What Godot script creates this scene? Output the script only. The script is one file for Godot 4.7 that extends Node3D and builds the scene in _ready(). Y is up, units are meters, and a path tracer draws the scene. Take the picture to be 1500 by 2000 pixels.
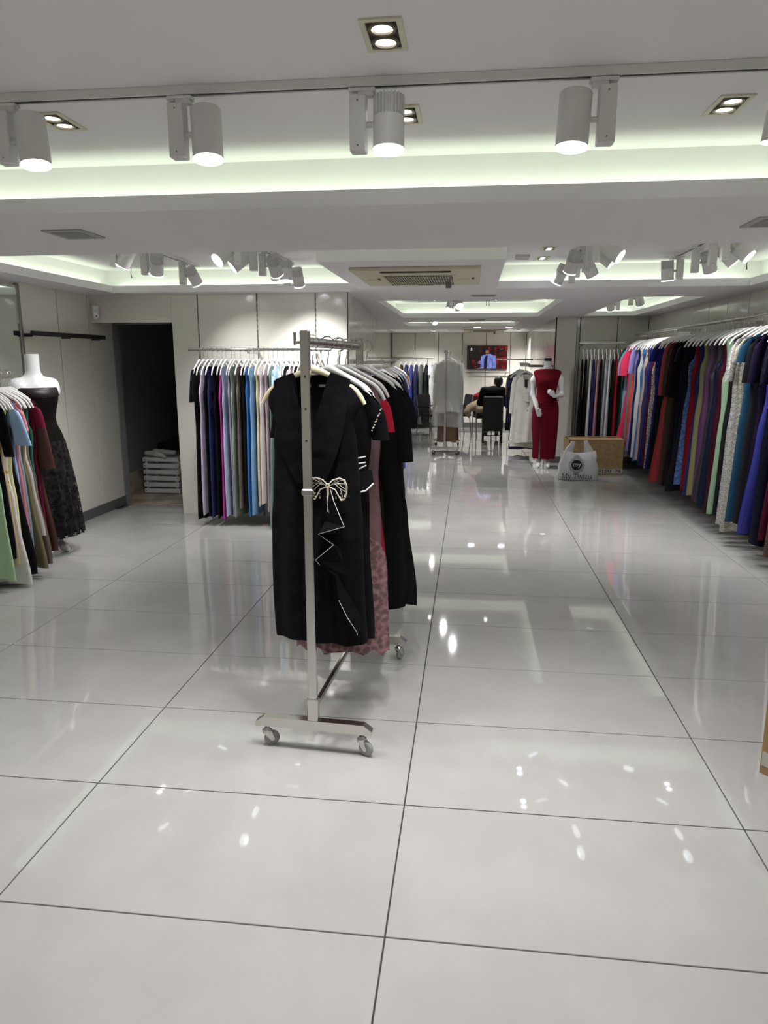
extends Node3D

const SOFFIT := 2.25
const CEIL := 2.47
const TILE_X := 1.19
const TILE_Z := 0.6165
const COOL := Color(0.99, 0.985, 0.985)
const COVE := Color(0.92, 1.0, 0.87)

var used := {}
var mats := {}
var cache := {}
var tex := {}


class MB:
	var st := SurfaceTool.new()

	func _init(smooth := true):
		st.begin(Mesh.PRIMITIVE_TRIANGLES)
		st.set_smooth_group(0 if smooth else -1)

	func group(g: int):
		st.set_smooth_group(g)

	func tri(a: Vector3, b: Vector3, c: Vector3):
		st.add_vertex(a)
		st.add_vertex(c)
		st.add_vertex(b)

	func quad(a: Vector3, b: Vector3, c: Vector3, d: Vector3):
		tri(a, b, c)
		tri(a, c, d)

	func otri(a: Vector3, b: Vector3, c: Vector3, o: Vector3):
		if (b - a).cross(c - a).dot((a + b + c) / 3.0 - o) < 0.0:
			tri(a, c, b)
		else:
			tri(a, b, c)

	func oquad(a: Vector3, b: Vector3, c: Vector3, d: Vector3, o: Vector3):
		otri(a, b, c, o)
		otri(a, c, d, o)

	func box(c: Vector3, s: Vector3, bev := 0.0, basis := Basis.IDENTITY):
		group(-1)
		var h := s * 0.5
		if bev <= 0.0:
			var p := []
			for i in 8:
				p.append(c + basis * Vector3(h.x if i & 1 else -h.x, h.y if i & 2 else -h.y, h.z if i & 4 else -h.z))
			for f in [[0, 1, 3, 2], [4, 5, 7, 6], [0, 1, 5, 4], [2, 3, 7, 6], [0, 2, 6, 4], [1, 3, 7, 5]]:
				oquad(p[f[0]], p[f[1]], p[f[2]], p[f[3]], c)
			return
		bev = minf(bev, minf(h.x, minf(h.y, h.z)) * 0.95)
		var v := []
		for i in 8:
			var row := []
			for a in 3:
				var q := Vector3(h.x if i & 1 else -h.x, h.y if i & 2 else -h.y, h.z if i & 4 else -h.z)
				for k in 3:
					if k != a:
						q[k] -= signf(q[k]) * bev
				row.append(c + basis * q)
			v.append(row)
		for a in 3:
			var b1: int = (a + 1) % 3
			var b2: int = (a + 2) % 3
			for s1 in 2:
				var o: int = s1 << a
				oquad(v[o][a], v[o | (1 << b1)][a], v[o | (1 << b1) | (1 << b2)][a], v[o | (1 << b2)][a], c)
				for s2 in 2:
					var e: int = (s1 << a) | (s2 << b1)
					oquad(v[e][a], v[e][b1], v[e | (1 << b2)][b1], v[e | (1 << b2)][a], c)
		for i in 8:
			otri(v[i][0], v[i][1], v[i][2], c)

	func tube(pts: Array, rad, segs := 8, caps := true, squash := 1.0, ref := Vector3.ZERO, g := 1):
		group(g)
		var n := pts.size()
		var prev := ref
		var rings := []
		for i in n:
			var d: Vector3 = (pts[mini(i + 1, n - 1)] - pts[maxi(i - 1, 0)]).normalized()
			if prev == Vector3.ZERO or absf(prev.normalized().dot(d)) > 0.98:
				prev = Vector3.UP if absf(d.y) < 0.9 else Vector3.RIGHT
			var n1 := (prev - d * prev.dot(d)).normalized()
			var n2 := d.cross(n1)
			if ref == Vector3.ZERO:
				prev = n1
			var r: float = rad[i] if rad is Array else rad
			var ring := []
			for k in segs:
				var a := TAU * k / segs
				ring.append(pts[i] + n1 * cos(a) * r + n2 * sin(a) * r * squash)
			rings.append(ring)
		for i in n - 1:
			for k in segs:
				var k2 := (k + 1) % segs
				quad(rings[i][k], rings[i][k2], rings[i + 1][k2], rings[i + 1][k])
		if caps:
			group(-1)
			for k in range(1, segs - 1):
				tri(rings[0][0], rings[0][k + 1], rings[0][k])
				tri(rings[n - 1][0], rings[n - 1][k], rings[n - 1][k + 1])

	func lathe(profile: Array, segs := 20, xf := Transform3D.IDENTITY, sharp := true, g := 2):
		# profile of Vector2(radius, height), from the bottom up on the outside
		for i in profile.size() - 1:
			group(g + (i if sharp else 0))
			var p: Vector2 = profile[i]
			var q: Vector2 = profile[i + 1]
			for k in segs:
				var a := TAU * k / segs
				var b := TAU * (k + 1) / segs
				var p1 := xf * Vector3(cos(a) * p.x, p.y, sin(a) * p.x)
				var p2 := xf * Vector3(cos(b) * p.x, p.y, sin(b) * p.x)
				var q1 := xf * Vector3(cos(a) * q.x, q.y, sin(a) * q.x)
				var q2 := xf * Vector3(cos(b) * q.x, q.y, sin(b) * q.x)
				if p.x > 0.00001:
					tri(p1, q1, p2)
				if q.x > 0.00001:
					tri(p2, q1, q2)

	func prism(poly: PackedVector2Array, depth: float, xf := Transform3D.IDENTITY, g := -1):
		group(-1)
		var t := Geometry2D.triangulate_polygon(poly)
		var h := depth * 0.5
		var area := 0.0
		for i in poly.size():
			var b := poly[(i + 1) % poly.size()]
			area += poly[i].x * b.y - b.x * poly[i].y
		var ccw := area > 0.0
		for i in range(0, t.size(), 3):
			var a := poly[t[i]]
			var b := poly[t[i + 1]]
			var c := poly[t[i + 2]]
			if (b - a).cross(c - a) < 0.0:
				var s := b
				b = c
				c = s
			tri(xf * Vector3(a.x, a.y, h), xf * Vector3(b.x, b.y, h), xf * Vector3(c.x, c.y, h))
			tri(xf * Vector3(a.x, a.y, -h), xf * Vector3(c.x, c.y, -h), xf * Vector3(b.x, b.y, -h))
		group(g)
		for i in poly.size():
			var a := poly[i]
			var b := poly[(i + 1) % poly.size()]
			if not ccw:
				var s := a
				a = b
				b = s
			quad(xf * Vector3(a.x, a.y, -h), xf * Vector3(b.x, b.y, -h), xf * Vector3(b.x, b.y, h), xf * Vector3(a.x, a.y, h))

	func grid(rows: Array, flip := false, g := 3, wrap := false):
		group(g)
		for i in rows.size() - 1:
			var n: int = rows[i].size()
			for k in (n if wrap else n - 1):
				var k2 := (k + 1) % n
				if flip:
					quad(rows[i][k], rows[i][k2], rows[i + 1][k2], rows[i + 1][k])
				else:
					quad(rows[i][k], rows[i + 1][k], rows[i + 1][k2], rows[i][k2])

	func done() -> ArrayMesh:
		st.generate_normals()
		st.index()
		return st.commit()


# ---------------------------------------------------------------- naming and tagging
func numbered(called: String) -> String:
	if not used.has(called):
		used[called] = 0
		return called
	used[called] += 1
	return "%s_%03d" % [called, used[called]]


func tag(o: Node, label: String, category: String, group := ""):
	o.set_meta("label", label)
	o.set_meta("category", category)
	if group != "":
		o.set_meta("group", group)


func thing(called: String, label: String, category: String, at := Vector3.ZERO, turn := 0.0, group := "") -> Node3D:
	var o := Node3D.new()
	o.name = numbered(called)
	add_child(o, true)
	o.position = at
	o.rotation.y = turn
	tag(o, label, category, group)
	return o


func obj(called: String, mesh, m: Material, parent: Node = null, at := Vector3.ZERO) -> MeshInstance3D:
	var o := MeshInstance3D.new()
	o.mesh = mesh.done() if mesh is MB else mesh
	o.material_override = m
	o.name = called if parent else numbered(called)
	o.position = at
	(parent if parent else self).add_child(o, true)
	return o


func struct(called: String) -> Node3D:
	var o := Node3D.new()
	o.name = called
	add_child(o, true)
	o.set_meta("kind", "structure")
	return o


func hexc(h: String) -> Color:
	return Color.html(h)


func mat(called: String, c: Color, rough := 0.6, metal := 0.0, spec := 0.5) -> StandardMaterial3D:
	if mats.has(called):
		return mats[called]
	var m := StandardMaterial3D.new()
	m.resource_name = called
	m.albedo_color = c
	m.roughness = rough
	m.metallic = metal
	m.metallic_specular = spec
	mats[called] = m
	return m


func glow(called: String, c: Color, energy: float) -> StandardMaterial3D:
	if mats.has(called):
		return mats[called]
	var m := mat(called, Color(0.9, 0.9, 0.9), 0.4)
	m.emission_enabled = true
	m.emission = c
	m.emission_energy_multiplier = energy
	return m


func noise_img(kind: String, size: int, freq: float, seed_: int, octaves := 3) -> Image:
	var n := FastNoiseLite.new()
	n.seed = seed_
	n.frequency = freq
	n.noise_type = FastNoiseLite.TYPE_CELLULAR if kind == "cell" else FastNoiseLite.TYPE_SIMPLEX_SMOOTH
	if kind == "cell":
		n.cellular_return_type = FastNoiseLite.RETURN_CELL_VALUE
		n.fractal_type = FastNoiseLite.FRACTAL_NONE
	elif kind == "celld":
		n.noise_type = FastNoiseLite.TYPE_CELLULAR
		n.cellular_return_type = FastNoiseLite.RETURN_DISTANCE
		n.fractal_type = FastNoiseLite.FRACTAL_NONE
	else:
		n.fractal_octaves = octaves
	var im := n.get_seamless_image(size, size)
	im.convert(Image.FORMAT_RGBA8)
	return im


func ramp_img(im: Image, a: Color, b: Color, lo := 0.0, hi := 1.0) -> ImageTexture:
	var o := Image.create(im.get_width(), im.get_height(), false, Image.FORMAT_RGB8)
	for y in im.get_height():
		for x in im.get_width():
			o.set_pixel(x, y, a.lerp(b, smoothstep(lo, hi, im.get_pixel(x, y).r)))
	return ImageTexture.create_from_image(o)


func tri_map(m: StandardMaterial3D, scale: float):
	m.uv1_triplanar = true
	m.uv1_scale = Vector3.ONE * scale


func make_textures():
	var cells := noise_img("cell", 256, 0.11, 5)
	tex.sequin = ramp_img(cells, Color(0.45, 0.45, 0.45), Color(1, 1, 1), 0.35, 0.95)
	var bump := cells.duplicate()
	bump.bump_map_to_normal_map(6.0)
	tex.sequin_n = ImageTexture.create_from_image(bump)
	var weave := noise_img("soft", 256, 0.02, 9, 4)
	tex.cloud = ramp_img(weave, Color(0.975, 0.975, 0.97), Color(1, 1, 1), 0.2, 0.8)
	var wb := noise_img("soft", 256, 0.012, 12, 3)
	wb.bump_map_to_normal_map(10.0)
	tex.crease = ImageTexture.create_from_image(wb)
	var d := noise_img("celld", 256, 0.05, 21)
	tex.lace = ramp_img(d, Color(0.68, 0.68, 0.68), Color(1, 1, 1), 0.25, 0.6)
	tex.lace_img = d
	# spotted animal print: ring-shaped dark marks on white
	var s := noise_img("celld", 256, 0.045, 33)
	var w := noise_img("soft", 256, 0.03, 41, 2)
	var o := Image.create(256, 256, false, Image.FORMAT_RGB8)
	for y in 256:
		for x in 256:
			var v := s.get_pixel(x, y).r
			var k := w.get_pixel(x, y).r
			var dark := v > 0.16 + 0.2 * k and v < 0.42 + 0.1 * k
			o.set_pixel(x, y, Color(0.05, 0.05, 0.06) if dark else Color(0.85, 0.83, 0.8))
	tex.spots = ImageTexture.create_from_image(o)
	# open lace net with alpha
	var la := Image.create(256, 256, false, Image.FORMAT_RGBA8)
	for y in 256:
		for x in 256:
			var v := d.get_pixel(x, y).r
			var net := (x % 8 < 2) or (y % 8 < 2)
			la.set_pixel(x, y, Color(1, 1, 1, 1.0 if (v > 0.4 or net) else 0.0))
	tex.net = ImageTexture.create_from_image(la)
	var board := noise_img("soft", 256, 0.03, 55, 5)
	tex.board = ramp_img(board, Color(0.9, 0.9, 0.9), Color(1, 1, 1), 0.2, 0.8)
	var marble := noise_img("soft", 256, 0.015, 71, 5)
	tex.marble = ramp_img(marble, Color(0.72, 0.66, 0.58), Color(0.95, 0.92, 0.87), 0.25, 0.75)


func cloth(hex: String, kind := "matte") -> StandardMaterial3D:
	var key := "cloth_" + hex + kind
	if mats.has(key):
		return mats[key]
	var m := mat(key, hexc(hex), 0.88, 0.0, 0.25)
	match kind:
		"satin":
			m.roughness = 0.42
			m.metallic_specular = 0.5
		"velvet":
			m.roughness = 0.95
			m.rim_enabled = true
			m.rim = 0.5
			m.rim_tint = 0.8
		"sequin":
			m.roughness = 0.28
			m.metallic = 0.55
			m.albedo_texture = tex.sequin
			m.normal_enabled = true
			m.normal_texture = tex.sequin_n
			m.normal_scale = 1.5
			tri_map(m, 13.0)
		"lace":
			m.albedo_texture = tex.lace
			tri_map(m, 3.0)
		"spots":
			m.albedo_texture = tex.spots
			tri_map(m, 4.0)
		"sheer":
			m.roughness = 0.6
			m.transparency = BaseMaterial3D.TRANSPARENCY_ALPHA
			m.albedo_color.a = 0.8
		_:
			m.rim_enabled = true
			m.rim = 0.06
			m.rim_tint = 0.6
			m.normal_enabled = true
			m.normal_texture = tex.crease
			m.normal_scale = 0.25
			tri_map(m, 1.6)
	return m


func setup_materials():
	mat("tile", hexc("afadab"), 0.035, 0.0, 0.5)
	mats.tile.albedo_texture = tex.cloud
	mats.tile.uv1_triplanar = true
	mats.tile.uv1_world_triplanar = true
	mats.tile.uv1_scale = Vector3.ONE * 0.45
	mat("grout", hexc("4a4a4a"), 0.9)
	mat("plaster", hexc("eeebed"), 0.9)
	mat("panel", hexc("dedad1"), 0.09, 0.0, 0.5)
	mat("seam", hexc("3b3a37"), 0.6)
	mat("skirting", hexc("5b5b5b"), 0.35)
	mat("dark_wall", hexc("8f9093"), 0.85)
	mat("stone", hexc("d2ccc2"), 0.3)
	mats.stone.albedo_texture = tex.marble
	tri_map(mats.stone, 0.7)
	mat("chrome", hexc("c9c7c4"), 0.16, 1.0)
	mat("steel", hexc("cbc8c3"), 0.2, 1.0)
	mat("grey_metal", hexc("8d8a84"), 0.38, 0.8)
	mat("dark_metal", hexc("2b2a2a"), 0.4, 0.3)
	mat("mirror", hexc("dfe6e2"), 0.02, 1.0)
	mat("lamp_white", hexc("dcdad8"), 0.45)
	mat("lamp_black", hexc("1d1c1b"), 0.5)
	mat("lamp_cream", hexc("d8d3bb"), 0.5)
	mat("bronze_cup", hexc("6b5f4e"), 0.35, 0.6)
	mat("white_plastic", hexc("e9e9ea"), 0.35)
	mat("hanger_white", hexc("ecebea"), 0.38)
	mat("hanger_grey", hexc("c3c1be"), 0.38)
	mat("hanger_cream", hexc("e8dcb6"), 0.42)
	mat("hanger_black", hexc("1b1b1d"), 0.4)
	mat("black_paint", hexc("121214"), 0.45)
	mat("rubber", hexc("9b9b98"), 0.6)
	mat("mannequin", hexc("ececee"), 0.16, 0.0, 0.5)
	mat("cardboard", hexc("a98b62"), 0.85)
	mats.cardboard.albedo_texture = tex.board
	tri_map(mats.cardboard, 1.5)
	mat("ac_cream", hexc("d3ccb4"), 0.5)
	mat("ac_dark", hexc("3c372f"), 0.7)
	mat("ink", hexc("15151a"), 0.6)
	mat("white_paint_wood", hexc("dcdcdc"), 0.6)
	mat("trim_white", hexc("e6e4e0"), 0.5)
	mat("glass_plate", Color(0.75, 0.82, 0.8, 0.35), 0.06)
	mats.glass_plate.transparency = BaseMaterial3D.TRANSPARENCY_ALPHA
	mat("film", Color(0.93, 0.94, 0.95, 0.3), 0.3)
	mats.film.transparency = BaseMaterial3D.TRANSPARENCY_ALPHA
	glow("lamp_glow", Color(0.95, 0.98, 1.0), 9.0)
	glow("led_glow", COVE, 2.0)
	mat("pearl", hexc("e8e0cf"), 0.25, 0.3)


func _ready():
	# camera, sky, exposure
	var cam := Camera3D.new()
	cam.name = "camera"
	cam.fov = 2.0 * rad_to_deg(atan(1000.0 / 1387.0))
	cam.position = Vector3(0, 1.6, 0)
	cam.rotation_degrees = Vector3(-12.05, 6.76, 0)
	cam.near = 0.05
	cam.far = 60.0
	cam.current = true
	add_child(cam)
	var env := Environment.new()
	env.background_mode = Environment.BG_COLOR
	env.background_color = Color(0, 0, 0)
	env.tonemap_mode = Environment.TONE_MAPPER_LINEAR
	env.tonemap_exposure = 1.85
	env.sdfgi_enabled = true
	env.ssao_enabled = true
	env.ssil_enabled = true
	var we := WorldEnvironment.new()
	we.name = "environment"
	we.environment = env
	add_child(we)
	spot_energy = 1.0
	cove_energy = 0.031
	make_textures()
	setup_materials()
	build_floor()
	build_walls()
	build_ceiling()
	build_lamps()
	build_hero_rack()
	build_racks()
	build_far_rack()
	build_mannequins()
	build_seating()
	build_goods()
	build_fittings()


# ---------------------------------------------------------------- room shell
func build_floor():
	var f := struct("floor")
	var b := MB.new(false)
	b.box(Vector3(-0.6, -0.06, -7.2), Vector3(8.4, 0.1, 21.4))
	obj("screed", b, mats.grout, f)
	var t := MB.new(false)
	t.box(Vector3(0, -0.008, 0), Vector3(TILE_X - 0.005, 0.016, TILE_Z - 0.005), 0.0012)
	var mesh := t.done()
	for c in range(-4, 3):
		for r in range(-8, 27):
			var x := -0.2 + (c + 0.5) * TILE_X
			var z := -1.707 - (r - 0.5) * TILE_Z
			if z > 3.2 or z < -17.9 or (x < -2.4 and z < -7.9) or (x < -3.3 and z < -7.4) or (x > 2.2 and z < -11.9):
				continue
			obj("tile", mesh, mats.tile, f, Vector3(x, 0, z))
	var s := MB.new(false)
	s.box(Vector3(-3.5, -0.004, -8.9), Vector3(1.4, 0.016, 2.7), 0.001)
	obj("stone_threshold", s, mats.stone, f)


func wall_run(called: String, a: Vector2, b: Vector2, n: Vector2, seams: Array, skirt := 0.0, parent: Node3D = null, top := SOFFIT + 0.02) -> Node3D:
	var w: Node3D = parent if parent else struct(called)
	var d := (b - a).normalized()
	var length := a.distance_to(b)
	var turn := Basis(Vector3(d.x, 0, d.y), Vector3.UP, Vector3(n.x, 0, n.y))
	var core := MB.new(false)
	var mid := (a + b) * 0.5 - n * 0.08
	core.box(Vector3(mid.x, top * 0.5, mid.y), Vector3(length, top + 0.04, 0.12), 0.0, turn)
	obj("backing", core, mats.seam, w)
	var cuts := [0.0] + seams + [length]
	for i in cuts.size() - 1:
		var l: float = cuts[i + 1] - cuts[i] - 0.012
		var p: Vector2 = a + d * (cuts[i] + cuts[i + 1]) * 0.5 - n * 0.01
		var pb := MB.new(false)
		pb.box(Vector3.ZERO, Vector3(l, top - skirt, 0.02), 0.0015)
		var o := obj("panel", pb, mats.panel, w)
		o.transform = Transform3D(turn, Vector3(p.x, (top + skirt) * 0.5, p.y))
	if skirt > 0.0:
		var sk := MB.new(false)
		var q := (a + b) * 0.5 + n * 0.002
		sk.box(Vector3(q.x, skirt * 0.5, q.y), Vector3(length, skirt, 0.024), 0.002, turn)
		obj("skirting", sk, mats.skirting, w)
	return w


func steps(from: float, to: float, by: float) -> Array:
	var out := []
	var x := from
	while x < to - 0.05:
		out.append(x)
		x += by
	return out


func build_walls():
	wall_run("wall_left", Vector2(-3.85, 3), Vector2(-3.85, -7.52), Vector2(1, 0), steps(0.6, 8.4, 0.6) + [8.9, 9.49, 10.04], 0.1)
	var w1 := wall_run("wall_middle", Vector2(-3.0, -7.1), Vector2(-1.2, -7.1), Vector2(0, 1), [0.28, 0.89, 1.48])
	var lintel := MB.new(false)
	lintel.box(Vector3(-3.43, 2.12, -7.3), Vector3(0.87, 0.29, 0.4), 0.002)
	obj("lintel", lintel, mats.panel, w1)
	var jamb := MB.new(false)
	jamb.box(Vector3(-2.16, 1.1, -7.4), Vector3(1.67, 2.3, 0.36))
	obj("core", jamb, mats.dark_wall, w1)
	for x in [-2.72, -2.11, -1.52]:
		var st := MB.new(false)
		for k in 43:
			st.box(Vector3(x, 0.06 + k * 0.05, -7.102), Vector3(0.009, 0.032, 0.006))
		obj("slotted_upright", st, mats.grey_metal, w1)
	wall_run("wall_corridor_left", Vector2(-1.19, -7.125), Vector2(-1.9, -17.5), Vector2(0.9977, -0.0672).normalized(), steps(0.35, 10.4, 0.6), 0.08)
	wall_run("wall_back", Vector2(-1.9, -17.5), Vector2(1.31, -17.5), Vector2(0, 1), [0.02, 0.58, 1.14, 1.71, 2.27, 2.84], 0.12)
	var p := wall_run("wall_corridor_right", Vector2(1.31, -17.5), Vector2(1.31, -11.525), Vector2(-1, 0), steps(0.4, 5.9, 0.6), 0.1)
	wall_run("", Vector2(1.31, -11.5), Vector2(1.62, -11.5), Vector2(0, 1), [], 0.1, p)
	wall_run("wall_alcove", Vector2(1.62, -11.6), Vector2(2.7, -11.6), Vector2(0, 1), [0.06, 0.62], 0.1)
	wall_run("wall_right", Vector2(2.7, -11.6), Vector2(2.7, 3), Vector2(-1, 0), steps(0.35, 14.5, 0.61), 0.1)
	wall_run("wall_rear", Vector2(2.7, 3), Vector2(-3.85, 3), Vector2(0, -1), steps(0.6, 6.4, 0.6), 0.1)
	# stairwell lobby behind the doorway: painted walls and a stone skirting
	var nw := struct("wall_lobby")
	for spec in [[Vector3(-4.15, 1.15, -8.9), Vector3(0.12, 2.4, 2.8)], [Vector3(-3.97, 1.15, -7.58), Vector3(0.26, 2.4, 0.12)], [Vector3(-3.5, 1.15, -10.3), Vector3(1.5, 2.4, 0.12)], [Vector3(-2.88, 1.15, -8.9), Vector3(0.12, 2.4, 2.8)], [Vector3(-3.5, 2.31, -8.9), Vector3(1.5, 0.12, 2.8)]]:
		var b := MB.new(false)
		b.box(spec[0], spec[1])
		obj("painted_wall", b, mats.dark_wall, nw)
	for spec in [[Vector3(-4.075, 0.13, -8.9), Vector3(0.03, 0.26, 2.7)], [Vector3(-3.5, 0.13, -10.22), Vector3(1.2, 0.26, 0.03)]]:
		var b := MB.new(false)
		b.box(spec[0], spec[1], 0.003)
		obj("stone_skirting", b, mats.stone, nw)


# openings in the lowered soffit: x0, x1, z0 (near), z1 (far)
var openings := [
	[-3.5, 2.4, 1.6, -3.22], [-3.5, 2.45, -4.45, -6.92], [-1.05, 1.0, -8.2, -11.4], [1.66, 2.4, -8.0, -11.25],
	[-1.2, 0.82, -12.75, -14.2], [-1.75, -0.5, -15.7, -17.2], [0.8, 1.15, -15.7, -17.2],
]
const ISLAND := [-1.05, 0.22, -4.96, -6.92]


func build_ceiling():
	var c := struct("ceiling")
	var up := MB.new(false)
	up.box(Vector3(-0.6, CEIL + 0.05, -7.2), Vector3(7.4, 0.1, 21.6))
	obj("slab", up, mats.plaster, c)
	var xs := [-4.2, 3.0]
	var zs := [3.2, -17.9]
	for o in openings:
		xs.append_array([o[0], o[1]])
		zs.append_array([o[2], o[3]])
	xs.append_array([ISLAND[0], ISLAND[1]])
	zs.append_array([ISLAND[2], ISLAND[3]])
	xs.sort()
	zs.sort()
	for j in zs.size() - 1:
		var z0: float = zs[j]
		var z1: float = zs[j + 1]
		if z1 - z0 < 0.001:
			continue
		var run := -100.0
		for i in xs.size():
			var open := true
			if i < xs.size() - 1:
				var x: float = (xs[i] + xs[i + 1]) * 0.5
				var z := (z0 + z1) * 0.5
				open = false
				for o in openings:
					if x > o[0] and x < o[1] and z < o[2] and z > o[3]:
						open = true
				if x > ISLAND[0] and x < ISLAND[1] and z < ISLAND[2] and z > ISLAND[3]:
					open = false
			if open and run > -50.0:
				var b := MB.new(false)
				b.box(Vector3((run + xs[i]) * 0.5, SOFFIT + 0.009, (z0 + z1) * 0.5), Vector3(xs[i] - run, 0.018, z1 - z0))
				obj("soffit_board", b, mats.plaster, c)
				run = -100.0
			elif not open and run < -50.0:
				run = xs[i]
	for k in openings.size():
		var o: Array = openings[k]
		var g := 0.12
		var segs := [[Vector2(o[0], o[2]), Vector2(o[0], o[3]), Vector2(-1, 0)], [Vector2(o[1], o[2]), Vector2(o[1], o[3]), Vector2(1, 0)], [Vector2(o[0], o[2]), Vector2(o[1], o[2]), Vector2(0, 1)]]
		if k == 1:
			segs.append_array([[Vector2(o[0], o[3]), Vector2(ISLAND[0], o[3]), Vector2(0, -1)], [Vector2(ISLAND[1], o[3]), Vector2(o[1], o[3]), Vector2(0, -1)]])
		else:
			segs.append([Vector2(o[0], o[3]), Vector2(o[1], o[3]), Vector2(0, -1)])
		for s in segs:
			var a: Vector2 = s[0]
			var b: Vector2 = s[1]
			var n: Vector2 = s[2]
			var d := (b - a).normalized()
			var l := a.distance_to(b)
			var turn := Basis(Vector3(d.x, 0, d.y), Vector3.UP, Vector3(n.x, 0, n.y)) if d.cross(n) > 0 else Basis(Vector3(-d.x, 0, -d.y), Vector3.UP, Vector3(n.x, 0, n.y))
			var m := (a + b) * 0.5
			var lip := MB.new(false)
			var lp := m + n * 0.008
			lip.box(Vector3(lp.x, SOFFIT + 0.0415, lp.y), Vector3(l, 0.047, 0.016), 0.0, turn)
			obj("cove_lip", lip, mats.plaster, c)
			var back := MB.new(false)
			var bp := m + n * (g + 0.01)
			back.box(Vector3(bp.x, (SOFFIT + CEIL) * 0.5 + 0.01, bp.y), Vector3(l + 2 * g, CEIL - SOFFIT - 0.02, 0.02), 0.0, turn)
			obj("cove_face", back, mats.plaster, c)
			# light strip lying in the cove behind the lip
			var lamp := thing("cove_light_strip", cove_names[k] % side_name(n, k, m), "light strip", Vector3(m.x + n.x * 0.055, SOFFIT + 0.018, m.y + n.y * 0.055), 0.0, "hidden cove strips")
			var sb := MB.new(false)
			sb.box(Vector3(0, 0.004, 0), Vector3(l - 0.04, 0.008, 0.012), 0.001, turn)
			obj("led_tape", sb, mats.led_glow, lamp)
			var al := AreaLight3D.new()
			al.area_size = Vector2(l - 0.04, 0.015)
			al.light_color = COVE
			al.light_energy = cove_energy * l
			al.shadow_enabled = true
			al.area_range = 30.0
			var aim := (Vector3(n.x, 0, n.y) * 0.6 + Vector3.UP * 0.8).normalized()
			al.basis = Basis.looking_at(aim, Vector3(d.x, 0, d.y).cross(aim))
			al.position = Vector3(0, 0.012, 0)
			al.name = "cove_light"
			lamp.add_child(al)
	# raised box that carries the ceiling cassette
	var isl := MB.new(false)
	isl.box(Vector3((ISLAND[0] + ISLAND[1]) * 0.5, (SOFFIT + CEIL) * 0.5 + 0.009, (ISLAND[2] + ISLAND[3]) * 0.5), Vector3(ISLAND[1] - ISLAND[0], CEIL - SOFFIT - 0.018, ISLAND[2] - ISLAND[3]))
	obj("cassette_box", isl, mats.plaster, c)


var cove_energy := 0.25
var cove_names := [
	"greenish light strip hidden in the front ceiling cove, %s", "greenish light strip hidden in the middle ceiling cove, %s", "greenish light strip in the corridor ceiling cove, %s", "greenish light strip in the alcove ceiling cove, %s",
	"greenish light strip in the deeper corridor cove, %s", "greenish light strip in the cove left of the television, %s", "greenish light strip in the cove right of the television, %s",
]


func side_name(n: Vector2, k: int, m: Vector2) -> String:
	if n.x < 0:
		return "left side"
	if n.x > 0:
		return "right side"
	if n.y > 0:
		return "near side"
	if k == 1:
		return "far side left of the air conditioner" if m.x < -0.5 else "far side right of the air conditioner"
	return "far side"


# ---------------------------------------------------------------- lamps
func spot_light(parent: Node3D, at: Vector3, dir: Vector3, energy: float, angle: float, size := 0.03):
	var s := SpotLight3D.new()
	s.light_color = COOL
	s.light_energy = energy
	s.spot_angle = angle
	s.spot_angle_attenuation = 1.0
	s.spot_range = 30.0
	s.spot_attenuation = 2.0
	s.light_size = size
	s.shadow_enabled = true
	s.basis = Basis.looking_at(dir, Vector3.UP if absf(dir.y) < 0.95 else Vector3.RIGHT)
	s.position = at
	s.name = "beam"
	parent.add_child(s, true)


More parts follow.
